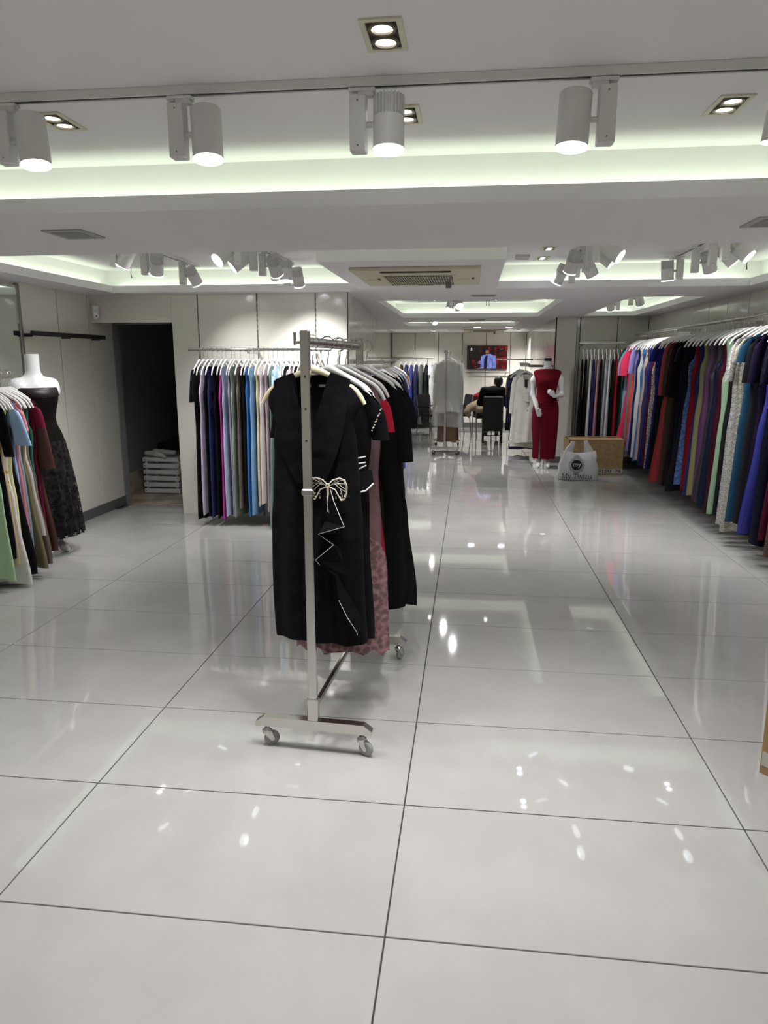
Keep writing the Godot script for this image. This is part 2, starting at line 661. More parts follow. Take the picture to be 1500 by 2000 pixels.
func track_spot(at: Vector3, side: float, dir: Vector3, ribbed: bool, energy: float, label: String, group: String, drop := 0.085, turn := 0.0):
	# at: point on the underside of the track; side: -1/+1 where the head sits beside its driver box
	var t := thing("track_spotlight", label, "spotlight", at, turn, group)
	dir = (Basis(Vector3.UP, -turn) * dir).normalized()
	var b := MB.new(false)
	b.box(Vector3(0, -0.006, 0), Vector3(0.085, 0.012, 0.034), 0.002)
	b.box(Vector3(0.012 * side, -0.018, 0), Vector3(0.05, 0.014, 0.03), 0.002)
	obj("track_adapter", b, mats.lamp_white, t)
	var d := MB.new(false)
	d.box(Vector3(-0.012 * side, -0.105, 0), Vector3(0.052, 0.165, 0.05), 0.003)
	obj("driver_box", d, mats.lamp_white, t)
	for y in [-0.04, -0.17]:
		var sc := MB.new()
		sc.lathe([Vector2(0.0, 0), Vector2(0.003, 0), Vector2(0.003, 0.0015), Vector2(0, 0.0015)], 8, Transform3D(Basis(Vector3.RIGHT, PI / 2), Vector3(-0.012 * side, y, 0.0248)))
		obj("screw", sc, mats.grey_metal, t)
	var centre := Vector3(0.085 * side, -0.03 - drop, 0)
	var arm := MB.new()
	arm.tube([Vector3(0.01 * side, -0.03 - drop, 0), Vector3(0.045 * side, -0.03 - drop, 0)], 0.009, 10)
	obj("pivot_arm", arm, mats.lamp_white, t)
	var up := -dir
	var xr := up.cross(Vector3.FORWARD if absf(up.z) < 0.9 else Vector3.RIGHT).normalized()
	var xf := Transform3D(Basis(xr, up, xr.cross(up)), centre)
	var h := MB.new()
	if ribbed:
		h.lathe([Vector2(0.048, -0.078), Vector2(0.05, -0.074), Vector2(0.05, 0.018), Vector2(0.042, 0.02), Vector2(0.042, 0.078), Vector2(0.036, 0.08), Vector2(0, 0.08)], 28, xf)
	else:
		h.lathe([Vector2(0.048, -0.082), Vector2(0.05, -0.078), Vector2(0.05, 0.076), Vector2(0.047, 0.08), Vector2(0, 0.08)], 28, xf)
	var head := obj("lamp_head", h, mats.lamp_white, t)
	if ribbed:
		var f := MB.new(false)
		for k in 24:
			var a := TAU * k / 24.0
			f.box(xf * Vector3(cos(a) * 0.044, 0.05, sin(a) * 0.044), Vector3(0.012, 0.062, 0.0035), 0.0, xf.basis * Basis(Vector3.UP, -a))
		obj("cooling_fins", f, mats.lamp_white, head)
	var rim := MB.new()
	rim.lathe([Vector2(0.041, -0.074), Vector2(0.046, -0.082), Vector2(0.0495, -0.082), Vector2(0.0495, -0.072)], 28, xf)
	obj("lamp_rim", rim, mats.lamp_glow_soft, t)
	var refl := MB.new(false)
	for k in 28:
		var a := TAU * k / 28.0
		var a2 := TAU * (k + 1) / 28.0
		var am := (a + a2) * 0.5
		var o0 := xf * Vector3(cos(a) * 0.041, -0.074, sin(a) * 0.041)
		var o1 := xf * Vector3(cos(a2) * 0.041, -0.074, sin(a2) * 0.041)
		var i0 := xf * Vector3(cos(a) * 0.02, -0.05, sin(a) * 0.02)
		var i1 := xf * Vector3(cos(a2) * 0.02, -0.05, sin(a2) * 0.02)
		var ridge := xf * Vector3(cos(am) * 0.027, -0.066, sin(am) * 0.027)
		refl.tri(o0, ridge, o1)
		refl.tri(o0, i0, ridge)
		refl.tri(i0, i1, ridge)
		refl.tri(i1, o1, ridge)
	obj("lamp_reflector", refl, mats.lamp_reflector, t)
	var lens := MB.new()
	lens.lathe([Vector2(0.0, -0.054), Vector2(0.014, -0.053), Vector2(0.02, -0.05)], 28, xf, false)
	obj("lamp_lens", lens, mats.lamp_glow, t)
	spot_light(t, centre + dir * 0.088, dir, energy, 46.0)


func track(a: Vector3, b: Vector3, label: String):
	var t := thing("lighting_track", label, "light track", (a + b) * 0.5, 0.0, "ceiling light tracks")
	var d := (b - a)
	var turn := Basis.looking_at(d.normalized(), Vector3.UP)
	var m := MB.new(false)
	for s in [-1.0, 1.0]:
		m.box(turn * Vector3(0.0135 * s, 0, 0), Vector3(0.007, 0.028, d.length()), 0.0015, turn)
	m.box(turn * Vector3(0, 0.011, 0), Vector3(0.022, 0.006, d.length()), 0.0, turn)
	obj("rail_body", m, mats.lamp_white, t)
	var g := MB.new(false)
	g.box(turn * Vector3(0, -0.004, 0), Vector3(0.02, 0.012, d.length() - 0.01), 0.0, turn)
	obj("conductor_slot", g, mats.lamp_black, t)


func downlight(at: Vector3, label: String, energy: float, turn := 0.0):
	# square recessed fitting with two swivel lamps, set flush in the ceiling
	var t := thing("recessed_downlight", label, "downlight", at, turn, "twin recessed downlights")
	var fr := MB.new(false)
	var w := 0.115
	var l := 0.2
	fr.box(Vector3(0, -0.003, -l / 2 + 0.008), Vector3(w, 0.006, 0.016), 0.001)
	fr.box(Vector3(0, -0.003, l / 2 - 0.008), Vector3(w, 0.006, 0.016), 0.001)
	fr.box(Vector3(-w / 2 + 0.008, -0.003, 0), Vector3(0.016, 0.006, l - 0.032), 0.001)
	fr.box(Vector3(w / 2 - 0.008, -0.003, 0), Vector3(0.016, 0.006, l - 0.032), 0.001)
	obj("frame", fr, mats.lamp_cream, t)
	var bk := MB.new(false)
	bk.box(Vector3(0, 0.0, 0), Vector3(w - 0.03, 0.002, l - 0.03))
	obj("housing", bk, mats.lamp_black, t)
	for s in [-1.0, 1.0]:
		var c := Transform3D(Basis.IDENTITY, Vector3(0, -0.002, 0.042 * s))
		var cup := MB.new()
		cup.lathe([Vector2(0.028, 0.0), Vector2(0.03, -0.006), Vector2(0.038, -0.006), Vector2(0.04, 0.0)], 24, c)
		var cu := obj("lamp_cup", cup, mats.bronze_cup, t)
		var bulb := MB.new()
		bulb.lathe([Vector2(0.0, -0.003), Vector2(0.02, -0.003), Vector2(0.027, -0.001)], 24, c, false)
		obj("lamp_lens", bulb, mats.lamp_glow, cu)
		spot_light(t, Vector3(0, -0.014, 0.042 * s), Vector3.DOWN, energy, 48.0, 0.02)


func build_lamps():
	glow("lamp_glow_soft", Color(0.95, 0.98, 1.0), 2.5)
	glow("lamp_reflector", Color(0.93, 0.97, 1.0), 1.1)
	mats.lamp_reflector.metallic = 0.9
	mats.lamp_reflector.roughness = 0.25
	var y := CEIL - 0.03
	track(Vector3(-3.4, CEIL - 0.014, -2.45), Vector3(2.35, CEIL - 0.014, -2.45), "long white light track across the front ceiling recess")
	var e := spot_energy
	var front := "front row of track spotlights"
	track_spot(Vector3(-1.57, y, -2.45), 1, Vector3(0.12, -1, 0.12), false, e * 0.55, "leftmost smooth white spotlight of the front ceiling track", front)
	track_spot(Vector3(-0.96, y, -2.45), 1, Vector3(0.06, -1, 0.14), false, e * 0.55, "smooth white spotlight second from left on the front track", front)
	track_spot(Vector3(-0.36, y, -2.45), 1, Vector3(0, -1, 0.08), true, e * 0.55, "finned white spotlight in the middle of the front track", front, 0.075)
	track_spot(Vector3(0.385, y, -2.45), -1, Vector3(-0.05, -1, 0.1), false, e * 0.55, "scuffed white spotlight right of the finned one on front track", front)
	track_spot(Vector3(1.0, y, -2.45), -1, Vector3(-0.05, -1, -0.1), false, e * 0.55, "white spotlight cut by the right picture edge on front track", front)
	track_spot(Vector3(-2.2, y, -2.45), 1, Vector3(-0.05, -1, -0.1), false, e * 0.55, "white spotlight beyond the left picture edge on front track", front)
	var names := ["middle recess far left", "middle recess left of the air conditioner", "middle recess right of the air conditioner", "middle recess far right"]
	var tx := [-2.52, -1.63, 0.84, 1.69]
	var heads := [
		[[-5.05, 1, Vector3(-0.5, -0.8, -0.1), false], [-5.55, 1, Vector3(-0.25, -0.85, -0.4), true], [-6.3, 1, Vector3(0.3, -0.85, -0.5), true]],
		[[-5.05, -1, Vector3(-0.5, -0.6, 0.6), false], [-5.4, -1, Vector3(-0.7, -0.6, 0.3), false], [-5.72, 1, Vector3(0.1, -0.8, -0.6), true], [-6.08, 1, Vector3(0.03, -1, 0.12), true], [-6.5, 1, Vector3(0.05, -0.9, -0.5), true]],
		[[-5.2, 1, Vector3(0.7, -0.55, 0.35), false], [-5.45, 1, Vector3(0.7, -0.6, 0.2), false], [-5.78, -1, Vector3(-0.2, -0.8, -0.5), true], [-6.1, 1, Vector3(0.45, -0.8, -0.2), true], [-6.55, -1, Vector3(-0.4, -0.8, -0.3), true]],
		[[-5.25, 1, Vector3(0.62, -0.65, 0.35), true], [-5.5, 1, Vector3(0.6, -0.7, 0.15), false], [-5.9, 1, Vector3(0.35, -0.85, -0.3), true], [-6.4, -1, Vector3(0.1, -0.95, -0.1), true]],
	]
	var order := ["nearest", "second", "third", "fourth", "fifth"]
	for k in 4:
		track(Vector3(tx[k], CEIL - 0.014, -4.6), Vector3(tx[k], CEIL - 0.014, -6.65), "short light track in the %s" % names[k])
		for i in heads[k].size():
			var h: Array = heads[k][i]
			track_spot(Vector3(tx[k], y, h[0]), h[1], h[2], h[3], e * [0.7, 0.85, 0.75, 0.65][k], "white spotlight, %s on the track of the %s" % [order[i], names[k]], "spotlights on the " + names[k] + " track", 0.085, 0.0 if k < 2 else 0.0)
	track(Vector3(-0.22, CEIL - 0.014, -8.9), Vector3(-0.22, CEIL - 0.014, -10.6), "short light track in the corridor ceiling recess")
	track_spot(Vector3(-0.25, y, -9.4), 1, Vector3(0.2, -0.7, 0.65), false, e * 1.4, "nearer of two glaring spotlights in the corridor recess", "corridor spotlights")
	track_spot(Vector3(-0.2, y, -10.0), -1, Vector3(-0.15, -0.75, 0.65), false, e * 1.4, "farther of two glaring spotlights in the corridor recess", "corridor spotlights")
	track(Vector3(1.92, CEIL - 0.014, -8.4), Vector3(1.92, CEIL - 0.014, -10.8), "short light track in the right alcove ceiling recess")
	track_spot(Vector3(1.92, y, -9.2), 1, Vector3(0.3, -0.8, -0.5), false, e * 0.4, "nearer white spotlight in the right alcove recess", "alcove spotlights")
	track_spot(Vector3(1.92, y, -10.1), -1, Vector3(0.2, -0.9, -0.5), true, e * 0.4, "farther white spotlight in the right alcove recess", "alcove spotlights")
	for q in [[-0.9, -16.2, Vector3(-0.15, -0.85, -0.5), "left"], [-0.75, -13.4, Vector3(0.25, -0.8, 0.55), "nearer left"], [0.95, -16.2, Vector3(0.1, -0.85, -0.5), "right"]]:
		track_spot(Vector3(q[0], y, q[1]), 1, q[2], false, e * 2.4, "small distant spotlight at the back of the hall, %s one" % q[3], "far hall spotlights")
	var de := spot_energy * 0.35
	downlight(Vector3(-0.255, CEIL, -2.15), "twin recessed downlight at the top centre of the front ceiling", de)
	downlight(Vector3(-0.255, CEIL, -2.8), "twin recessed downlight behind the finned front spotlight", de)
	downlight(Vector3(-1.54, CEIL, -2.72), "twin recessed downlight behind the leftmost front spotlight", de, 0.0)
	downlight(Vector3(0.87, CEIL, -2.83), "twin recessed downlight at the right of the front ceiling", de)
	downlight(Vector3(-2.87, CEIL, -5.87), "twin recessed downlight at the left of the middle recess", de)
	downlight(Vector3(0.6, CEIL, -6.05), "twin recessed downlight right of the air conditioner, nearer one", de)
	downlight(Vector3(0.6, CEIL, -6.6), "twin recessed downlight right of the air conditioner, farther one", de)
	downlight(Vector3(2.02, CEIL, -6.5), "twin recessed downlight beside the far right track", de)
	downlight(Vector3(-0.55, CEIL, -10.9), "twin recessed downlight in the corridor recess, left one", de * 2.2)
	downlight(Vector3(0.35, CEIL, -10.9), "twin recessed downlight in the corridor recess, right one", de * 2.2)
	# the hall goes on behind the photographer with the same rows of downlights
	for x in [-1.54, -0.255, 0.87]:
		downlight(Vector3(x, CEIL, -0.1), "twin recessed downlight above the photographer, %s" % ["left", "middle", "right"][[-1.54, -0.255, 0.87].find(x)], de * 1.3)
	track(Vector3(-3.4, CEIL - 0.014, 0.6), Vector3(2.35, CEIL - 0.014, 0.6), "long light track behind the photographer")
	for k in 4:
		track_spot(Vector3(-2.4 + 1.4 * k, y, 0.6), 1, Vector3(0, -0.8, 0.75), false, e * 1.2, "white spotlight behind the photographer, the %s one" % ["leftmost", "left middle", "right middle", "rightmost"][k], "spotlights behind the photographer")
	# round lamp set in the soffit at the far end
	for q in [[0.12, -14.75, "left of"], [0.75, -14.75, "right of"]]:
		var t := thing("round_ceiling_lamp", "round glowing ceiling lamp in the soffit %s the television" % q[2], "ceiling lamp", Vector3(q[0], SOFFIT, q[1]), 0, "far soffit lamps")
		var r := MB.new()
		r.lathe([Vector2(0.07, -0.008), Vector2(0.085, -0.006), Vector2(0.088, 0.0)], 28)
		obj("lamp_ring", r, mats.lamp_white, t)
		var g := MB.new()
		g.lathe([Vector2(0, -0.009), Vector2(0.05, -0.009), Vector2(0.07, -0.008)], 28, Transform3D.IDENTITY, false)
		obj("lamp_disc", g, mats.lamp_glow, t)
		spot_light(t, Vector3(0, -0.02, 0), Vector3.DOWN, spot_energy * 0.9, 60.0, 0.05)


var spot_energy := 2.0


# ---------------------------------------------------------------- trims on single garments
func extras(g: Dictionary, o: Node3D, thick: float):
	match g.get("extra", ""):
		"tag":
			var m := MB.new(false)
			m.box(Vector3(-0.12, -0.3, thick + 0.03), Vector3(0.06, 0.13, 0.002), 0.0, Basis(Vector3.BACK, 0.3))
			obj("paper_tag", m, mats.trim_white, o)
		"rosette":
			var m := MB.new()
			for k in 9:
				var a := k * 2.4
				var r := 0.008 + 0.005 * k
				m.tube([Vector3(-0.12, -0.1, thick + 0.02) + Vector3(cos(a), sin(a), 0) * r, Vector3(-0.12, -0.1, thick + 0.035) + Vector3(cos(a + 0.9), sin(a + 0.9), 0.1) * r * 1.3], [0.02, 0.016], 8)
			m.tube([Vector3(-0.12, -0.12, thick + 0.02), Vector3(-0.14, -0.25, thick + 0.03), Vector3(-0.13, -0.36, thick + 0.02)], [0.02, 0.03, 0.04], 8, true, 0.3)
			obj("rosette", m, cloth("d8bdb3", "satin"), o)
		"piping":
			var m := MB.new()
			var z := thick * 1.15
			m.tube([Vector3(0.02, -0.06, z), Vector3(0.06, -0.3, z + 0.01), Vector3(0.07, -0.52, z + 0.015), Vector3(0.12, -0.55, z + 0.01), Vector3(0.16, -0.5, z), Vector3(0.14, -0.3, z), Vector3(0.1, -0.12, z)], 0.003, 6)
			obj("white_piping", m, mats.trim_white, o)
			var m2 := MB.new()
			m2.tube([Vector3(0.13, -0.36, z), Vector3(0.2, -0.3, z), Vector3(0.24, -0.33, z - 0.01), Vector3(0.19, -0.4, z), Vector3(0.17, -0.48, z)], 0.003, 6)
			obj("bow_piping", m2, mats.trim_white, o)
		"lapel":
			for s in [-1.0, 1.0]:
				var p := PackedVector2Array([Vector2(0.06, -0.03), Vector2(0.105, -0.1), Vector2(0.115, -0.2), Vector2(0.02, -0.46), Vector2(-0.03, -0.46)])
				if s > 0:
					p = PackedVector2Array([Vector2(-0.06, -0.03), Vector2(-0.105, -0.1), Vector2(-0.115, -0.2), Vector2(0.0, -0.46), Vector2(0.06, -0.47)])
				var m := MB.new(false)
				m.prism(p, 0.004, Transform3D(Basis.IDENTITY, Vector3(0, 0, thick + 0.008 + 0.004 * s)))
				obj("lapel", m, cloth("dedbd3"), o)
			var b := MB.new()
			for q in [Vector2(0.04, -0.5), Vector2(0.04, -0.6)]:
				b.lathe([Vector2(0.013, 0), Vector2(0.012, 0.005), Vector2(0, 0.006)], 12, Transform3D(Basis(Vector3.RIGHT, PI / 2), Vector3(q.x, q.y, thick + 0.006)))
			obj("button", b, cloth("b8ad97"), o)
			var t := MB.new(false)
			t.box(Vector3(0.0, -0.17, thick + 0.02), Vector3(0.045, 0.11, 0.002))
			obj("swing_tag", t, mats.ink, o)
		"buttons":
			for q in [Vector2(0.15, -0.55), Vector2(0.15, -0.62)]:
				var b := MB.new()
				b.lathe([Vector2(0.012, 0), Vector2(0.011, 0.004), Vector2(0, 0.006)], 12, Transform3D(Basis(Vector3.RIGHT, PI / 2), Vector3(q.x, q.y, thick * 1.1)))
				obj("gold_button", b, mat("gold", hexc("c9a23a"), 0.3, 0.9), o)
		"ruffle":
			var rows := []
			for i in 25:
				var t := i / 24.0
				var row := []
				for k in 7:
					var w := k / 6.0
					row.append(Vector3(-0.1 - 0.1 * w * (0.6 + 0.4 * sin(t * 19.0)), -0.55 - 0.62 * t - 0.05 * w * cos(t * 19.0), thick * 1.5 + 0.01 + 0.035 * w * (1.0 + sin(t * 19.0 + 1.0)) * 0.7))
				rows.append(row)
			var m := MB.new()
			m.grid(rows)
			obj("ruffle", m, cloth(g.c, "satin"), o)


# ---------------------------------------------------------------- rolling racks
func caster(t: Node3D, at: Vector3, turn: float, wheel_m: Material):
	var b := Transform3D(Basis(Vector3.UP, turn), at)
	var f := MB.new()
	f.lathe([Vector2(0.02, -0.004), Vector2(0.02, 0.008), Vector2(0.014, 0.014), Vector2(0.009, 0.02)], 16, b * Transform3D(Basis.IDENTITY, Vector3(0, 0.064, 0)))
	for s in [-1.0, 1.0]:
		f.prism(PackedVector2Array([Vector2(-0.018, 0.066), Vector2(0.018, 0.066), Vector2(0.03, 0.03), Vector2(0.024, 0.022), Vector2(0.014, 0.024)]), 0.0025, b * Transform3D(Basis.IDENTITY, Vector3(0, 0, 0.0125 * s)))
	var fork := obj("caster_fork", f, mats.chrome, t)
	var w := MB.new()
	w.lathe([Vector2(0.012, -0.009), Vector2(0.027, -0.009), Vector2(0.0325, -0.005), Vector2(0.0325, 0.005), Vector2(0.027, 0.009), Vector2(0.012, 0.009), Vector2(0.012, -0.009)], 24, b * Transform3D(Basis(Vector3.RIGHT, PI / 2), Vector3(0.02, 0.0325, 0)))
	w.lathe([Vector2(0.0, -0.012), Vector2(0.006, -0.012), Vector2(0.012, -0.007), Vector2(0.012, 0.007), Vector2(0.006, 0.012), Vector2(0, 0.012)], 14, b * Transform3D(Basis(Vector3.RIGHT, PI / 2), Vector3(0.02, 0.0325, 0)))
	obj("wheel", w, wheel_m, fork)


func rolling_rack(at: Vector3, turn: float, length: float, top: float, width: float, label: String, wheel_m: Material) -> Node3D:
	var t := thing("rolling_garment_rack", label, "garment rack", at, turn)
	var h := length * 0.5
	for s in [1.0, -1.0]:
		var z: float = h * s
		var bar := MB.new(false)
		var wv := width * 0.5
		bar.prism(PackedVector2Array([Vector2(-wv, 0.095), Vector2(wv, 0.095), Vector2(wv, 0.112), Vector2(wv - 0.035, 0.138), Vector2(-wv + 0.035, 0.138), Vector2(-wv, 0.112)]), 0.036, Transform3D(Basis.IDENTITY, Vector3(0, 0, z)))
		obj("base_bar", bar, mats.steel, t)
		for x in [-1.0, 1.0]:
			caster(t, Vector3(x * (wv - 0.045), 0, z), [0.5, -0.35, 2.2, 1.2][int(x > 0) + 2 * int(s < 0)], wheel_m)
		var so := MB.new(false)
		so.box(Vector3(0, 0.185, z), Vector3(0.046, 0.1, 0.034), 0.004)
		obj("socket", so, mats.steel, t)
		var p := MB.new(false)
		p.box(Vector3(0, (0.2 + top) * 0.5, z), Vector3(0.036, top - 0.2, 0.024), 0.004)
		var post := obj("upright", p, mats.steel, t)
		for y in [1.54, 1.42, 1.3]:
			var hole := MB.new()
			hole.lathe([Vector2(0.0045, 0), Vector2(0.0045, 0.0008), Vector2(0, 0.0008)], 12, Transform3D(Basis(Vector3.RIGHT, PI / 2), Vector3(0, y, z + 0.0119)))
			obj("adjusting_hole", hole, mats.lamp_black, post)
		var co := MB.new(false)
		co.box(Vector3(0, 1.1, z), Vector3(0.046, 0.026, 0.036), 0.004)
		obj("collar", co, mats.chrome, t)
		var hk := MB.new(false)
		hk.box(Vector3(-0.026, top - 0.045, z + 0.004), Vector3(0.02, 0.012, 0.02), 0.002)
		hk.box(Vector3(-0.038, top - 0.03, z + 0.004), Vector3(0.007, 0.05, 0.02), 0.003)
		obj("end_hook", hk, mats.steel, t)
	var r := MB.new()
	r.tube([Vector3(0, top - 0.042, h), Vector3(0, top - 0.042, -h)], 0.019, 14, true, 0.65, Vector3.UP)
	obj("hanging_rail", r, mats.chrome, t)
	var low := MB.new(false)
	low.box(Vector3(0.0, 0.185, 0), Vector3(0.018, 0.03, length - 0.03), 0.004)
	obj("lower_bar", low, mats.chrome, t)
	return t


func build_hero_rack():
	var pos := Vector3(-0.582, 0, -3.14)
	var turn := -atan(0.058 / 0.96)
	var xf := Transform3D(Basis(Vector3.UP, turn), pos)
	var top := 1.71
	rolling_rack(pos, turn, 0.962, top, 0.5, "steel rolling garment rack standing in the middle of the floor", mats.rubber)
	var ry := top - 0.042
	var grp := "dresses on the rolling rack in front"
	# the front dress on its cream hanger
	var p0 := xf * Vector3(-0.005, ry, 0.37)
	hang(p0, turn, mats.hanger_cream, "thick cream hanger at the front of the rolling rack", "hangers on the front rolling rack", 0.208, 0.024, 1.0)
	var d := thing("wrap_dress", "black sleeveless wrap dress with jewelled bow and white-piped ruffle, frontmost on rolling rack", "dress", p0 + Vector3(0, -0.09, 0), turn, grp)
	var blk := cloth("0c0c10")
	blk.normal_scale = 0.4
	obj("dress_body", dress_mesh("hero", 1.12, 0.043, 0.33, 2, 40, 60, 0.05, 0.8), blk, d)
	for s in [-1.0, 1.0]:
		# lapel-like front panels that cross over
		var lp := []
		for i in 13:
			var t := i / 12.0
			var row := []
			for k in 6:
				var w := k / 5.0
				row.append(Vector3(s * (lerpf(0.075, -0.045, t) + w * lerpf(0.075, 0.12, sin(t * PI * 0.8))), -0.035 - 0.4 * t - 0.02 * w, 0.03 + 0.034 * sin(t * PI * 0.6) + 0.006 * (1.0 - w) + 0.004 * (1 + s)))
			lp.append(row)
		var l := MB.new()
		l.grid(lp, s < 0)
		obj("front_panel", l, blk, d)
	var nl := MB.new(false)
	nl.box(Vector3(0.045, -0.072, -0.02), Vector3(0.052, 0.016, 0.001))
	obj("neck_label", nl, mat("label_grey", hexc("b9b9bb"), 0.7), d)
	var tg := MB.new(false)
	tg.box(Vector3(0.052, -0.17, 0.012), Vector3(0.036, 0.1, 0.0012), 0.0, Basis(Vector3.BACK, -0.12))
	var tag_ := obj("swing_tag", tg, mats.ink, d)
	var edge := MB.new()
	edge.tube([Vector3(0.046, -0.117, 0.0135), Vector3(0.0755, -0.1215, 0.0135), Vector3(0.066, -0.22, 0.0135)], 0.0008, 5)
	obj("tag_edge", edge, mats.trim_white, tag_)
	var em := MB.new()
	var ring := []
	for i in 15:
		ring.append(Vector3(0.052 + 0.0085 * cos(i * TAU / 14), -0.18 + 0.0085 * sin(i * TAU / 14), 0.0136))
	em.tube(ring, 0.0014, 5, false)
	em.tube([Vector3(0.047, -0.183, 0.0136), Vector3(0.05, -0.176, 0.0136), Vector3(0.053, -0.183, 0.0136), Vector3(0.057, -0.176, 0.0136)], 0.001, 5)
	for i in 4:
		em.box(Vector3(0.04 + i * 0.006, -0.206 - i * 0.0007, 0.0136), Vector3(0.0045, 0.005, 0.0006))
	obj("tag_emblem", em, mats.trim_white, tag_)
	# jewelled bow brooch
	var bc := Vector3(0.075, -0.455, 0.078)
	var br := Node3D.new()
	br.name = "bow_brooch"
	br.position = bc
	d.add_child(br)
	for s in [-1.0, 1.0]:
		var outline := [Vector2(0.0, 0.0), Vector2(0.02, 0.022), Vector2(0.048, 0.03), Vector2(0.068, 0.022), Vector2(0.076, 0.0), Vector2(0.075, -0.03), Vector2(0.066, -0.055), Vector2(0.053, -0.058), Vector2(0.043, -0.04), Vector2(0.03, -0.016), Vector2(0.0, -0.004)]
		var w := MB.new()
		var pts := []
		for q in outline:
			pts.append(Vector3(q.x * s, q.y, 0.004 * sin(q.x * 40.0)))
		w.tube(pts, 0.0026, 6, false)
		for v in [[Vector2(0.005, 0.0), Vector2(0.04, 0.008), Vector2(0.068, -0.012)], [Vector2(0.015, 0.004), Vector2(0.04, 0.024)], [Vector2(0.025, 0.007), Vector2(0.055, 0.023)], [Vector2(0.03, 0.005), Vector2(0.05, -0.012), Vector2(0.058, -0.045)], [Vector2(0.04, 0.008), Vector2(0.072, 0.008)], [Vector2(0.05, -0.012), Vector2(0.074, -0.025)]]:
			var vp := []
			for q in v:
				vp.append(Vector3(q.x * s, q.y, 0.002))
			w.tube(vp, 0.0011, 5, false)
		for i in 46:
			var f := i / 46.0 * (outline.size() - 1)
			var q: Vector2 = outline[int(f)].lerp(outline[int(f) + 1], f - int(f))
			w.lathe([Vector2(0.0, -0.0026), Vector2(0.0022, 0), Vector2(0, 0.0026)], 6, Transform3D(Basis.IDENTITY, Vector3(q.x * s * 0.95, q.y * 0.93 - 0.0005, 0.004)), false)
		for i in 16:
			var q := Vector2(0.05 + 0.02 * sin(i * 2.1), -0.03 - 0.022 * absf(cos(i * 1.3)))
			w.lathe([Vector2(0.0, -0.0024), Vector2(0.0022, 0), Vector2(0, 0.0024)], 6, Transform3D(Basis.IDENTITY, Vector3(q.x * s, q.y, 0.003)), false)
		obj("brooch_wing", w, mats.pearl, br)
	var kn := MB.new()
	for i in 9:
		kn.lathe([Vector2(0.0, -0.004), Vector2(0.0038, 0), Vector2(0, 0.004)], 8, Transform3D(Basis.IDENTITY, Vector3(0.007 * cos(i * 0.8), 0.007 * sin(i * 0.8) if i else 0.0, 0.006)), false)
	obj("brooch_knot", kn, mats.pearl, br)
	var ta := MB.new(false)
	ta.box(Vector3(0.0, -0.04, 0.003), Vector3(0.009, 0.08, 0.002))
	ta.box(Vector3(-0.003, -0.09, 0.003), Vector3(0.002, 0.03, 0.002))
	ta.box(Vector3(0.004, -0.092, 0.003), Vector3(0.002, 0.034, 0.002))
	obj("brooch_tassel", ta, mats.pearl, br)
	# cascading ruffle with a white piped edge
	var edge_pts := [Vector3(0.085, -0.47, 0.08), Vector3(0.102, -0.515, 0.095), Vector3(0.145, -0.612, 0.105), Vector3(0.04, -0.645, 0.11), Vector3(0.1, -0.688, 0.1), Vector3(0.026, -0.752, 0.105), Vector3(0.04, -0.775, 0.095)]
	var root_pts := [Vector3(0.06, -0.46, 0.07), Vector3(0.05, -0.53, 0.072), Vector3(0.06, -0.6, 0.074), Vector3(0.09, -0.66, 0.074), Vector3(0.09, -0.72, 0.076), Vector3(0.1, -0.78, 0.078), Vector3(0.11, -0.83, 0.08)]
	var rf := MB.new()
	rf.grid([root_pts, edge_pts], false, -1)
	rf.grid([edge_pts, root_pts.map(func(p): return p + Vector3(0.03, 0.01, -0.008))], false, -1)
	var ruf := obj("ruffle", rf, blk, d)
	var pp := MB.new()
	pp.tube(edge_pts, 0.0014, 6)
	obj("white_piping", pp, mats.trim_white, ruf)
	var e2 := [Vector3(0.105, -0.86, 0.085), Vector3(0.115, -0.92, 0.09), Vector3(0.15, -0.99, 0.092), Vector3(0.187, -1.05, 0.088), Vector3(0.19, -1.065, 0.085)]
	var rf2 := MB.new()
	rf2.grid([[Vector3(0.1, -0.8, 0.08), Vector3(0.14, -0.88, 0.075), Vector3(0.18, -0.95, 0.068), Vector3(0.2, -1.0, 0.06), Vector3(0.205, -1.04, 0.05)], e2], false, -1)
	var ruf2 := obj("ruffle", rf2, blk, d)
	var pp2 := MB.new()
	pp2.tube([e2[1], e2[2], e2[3], e2[4]], 0.0011, 6)
	obj("white_piping", pp2, mats.trim_white, ruf2)

	# the dresses behind it
	var list := [
		{"d": "black dress with white-striped peplum", "w": "striped", "c": "0d0d11", "s": "short", "l": 1.13, "z": 0.23, "hn": "white", "x": 0.02},
		{"d": "black sheath dress", "w": "black", "c": "0f0f13", "l": 1.1, "z": 0.15, "hn": "white"},
		{"d": "mauve dress with lace hem", "w": "mauve", "c": "6f5659", "cut": "sleeved", "l": 1.2, "z": 0.06, "x": 0.025, "hn": "grey", "h": "hanger_grey", "lace": true},
		{"d": "black pleated dress", "w": "black", "c": "111116", "l": 1.12, "z": -0.02, "h": "hanger_grey", "hn": "grey"},
		{"d": "red short-sleeved dress", "w": "red", "c": "9c1a2c", "l": 0.98, "s": "short", "cut": "strap", "z": -0.1, "x": -0.012, "h": "hanger_grey", "hn": "grey"},
		{"d": "black crepe dress", "w": "crepe", "c": "0e0e12", "l": 1.1, "z": -0.18, "h": "hanger_grey", "hn": "grey"},
		{"d": "black straight coat dress", "w": "coat", "c": "0c0c0f", "l": 1.18, "s": "elbow", "cut": "coat", "z": -0.27, "x": 0.05, "hn": "grey", "h": "hanger_grey"},
		{"d": "black last dress with wide skirt", "w": "last", "c": "101014", "l": 1.19, "cut": "flare", "s": "short", "z": -0.36, "x": 0.06, "hn": "white"},
	]
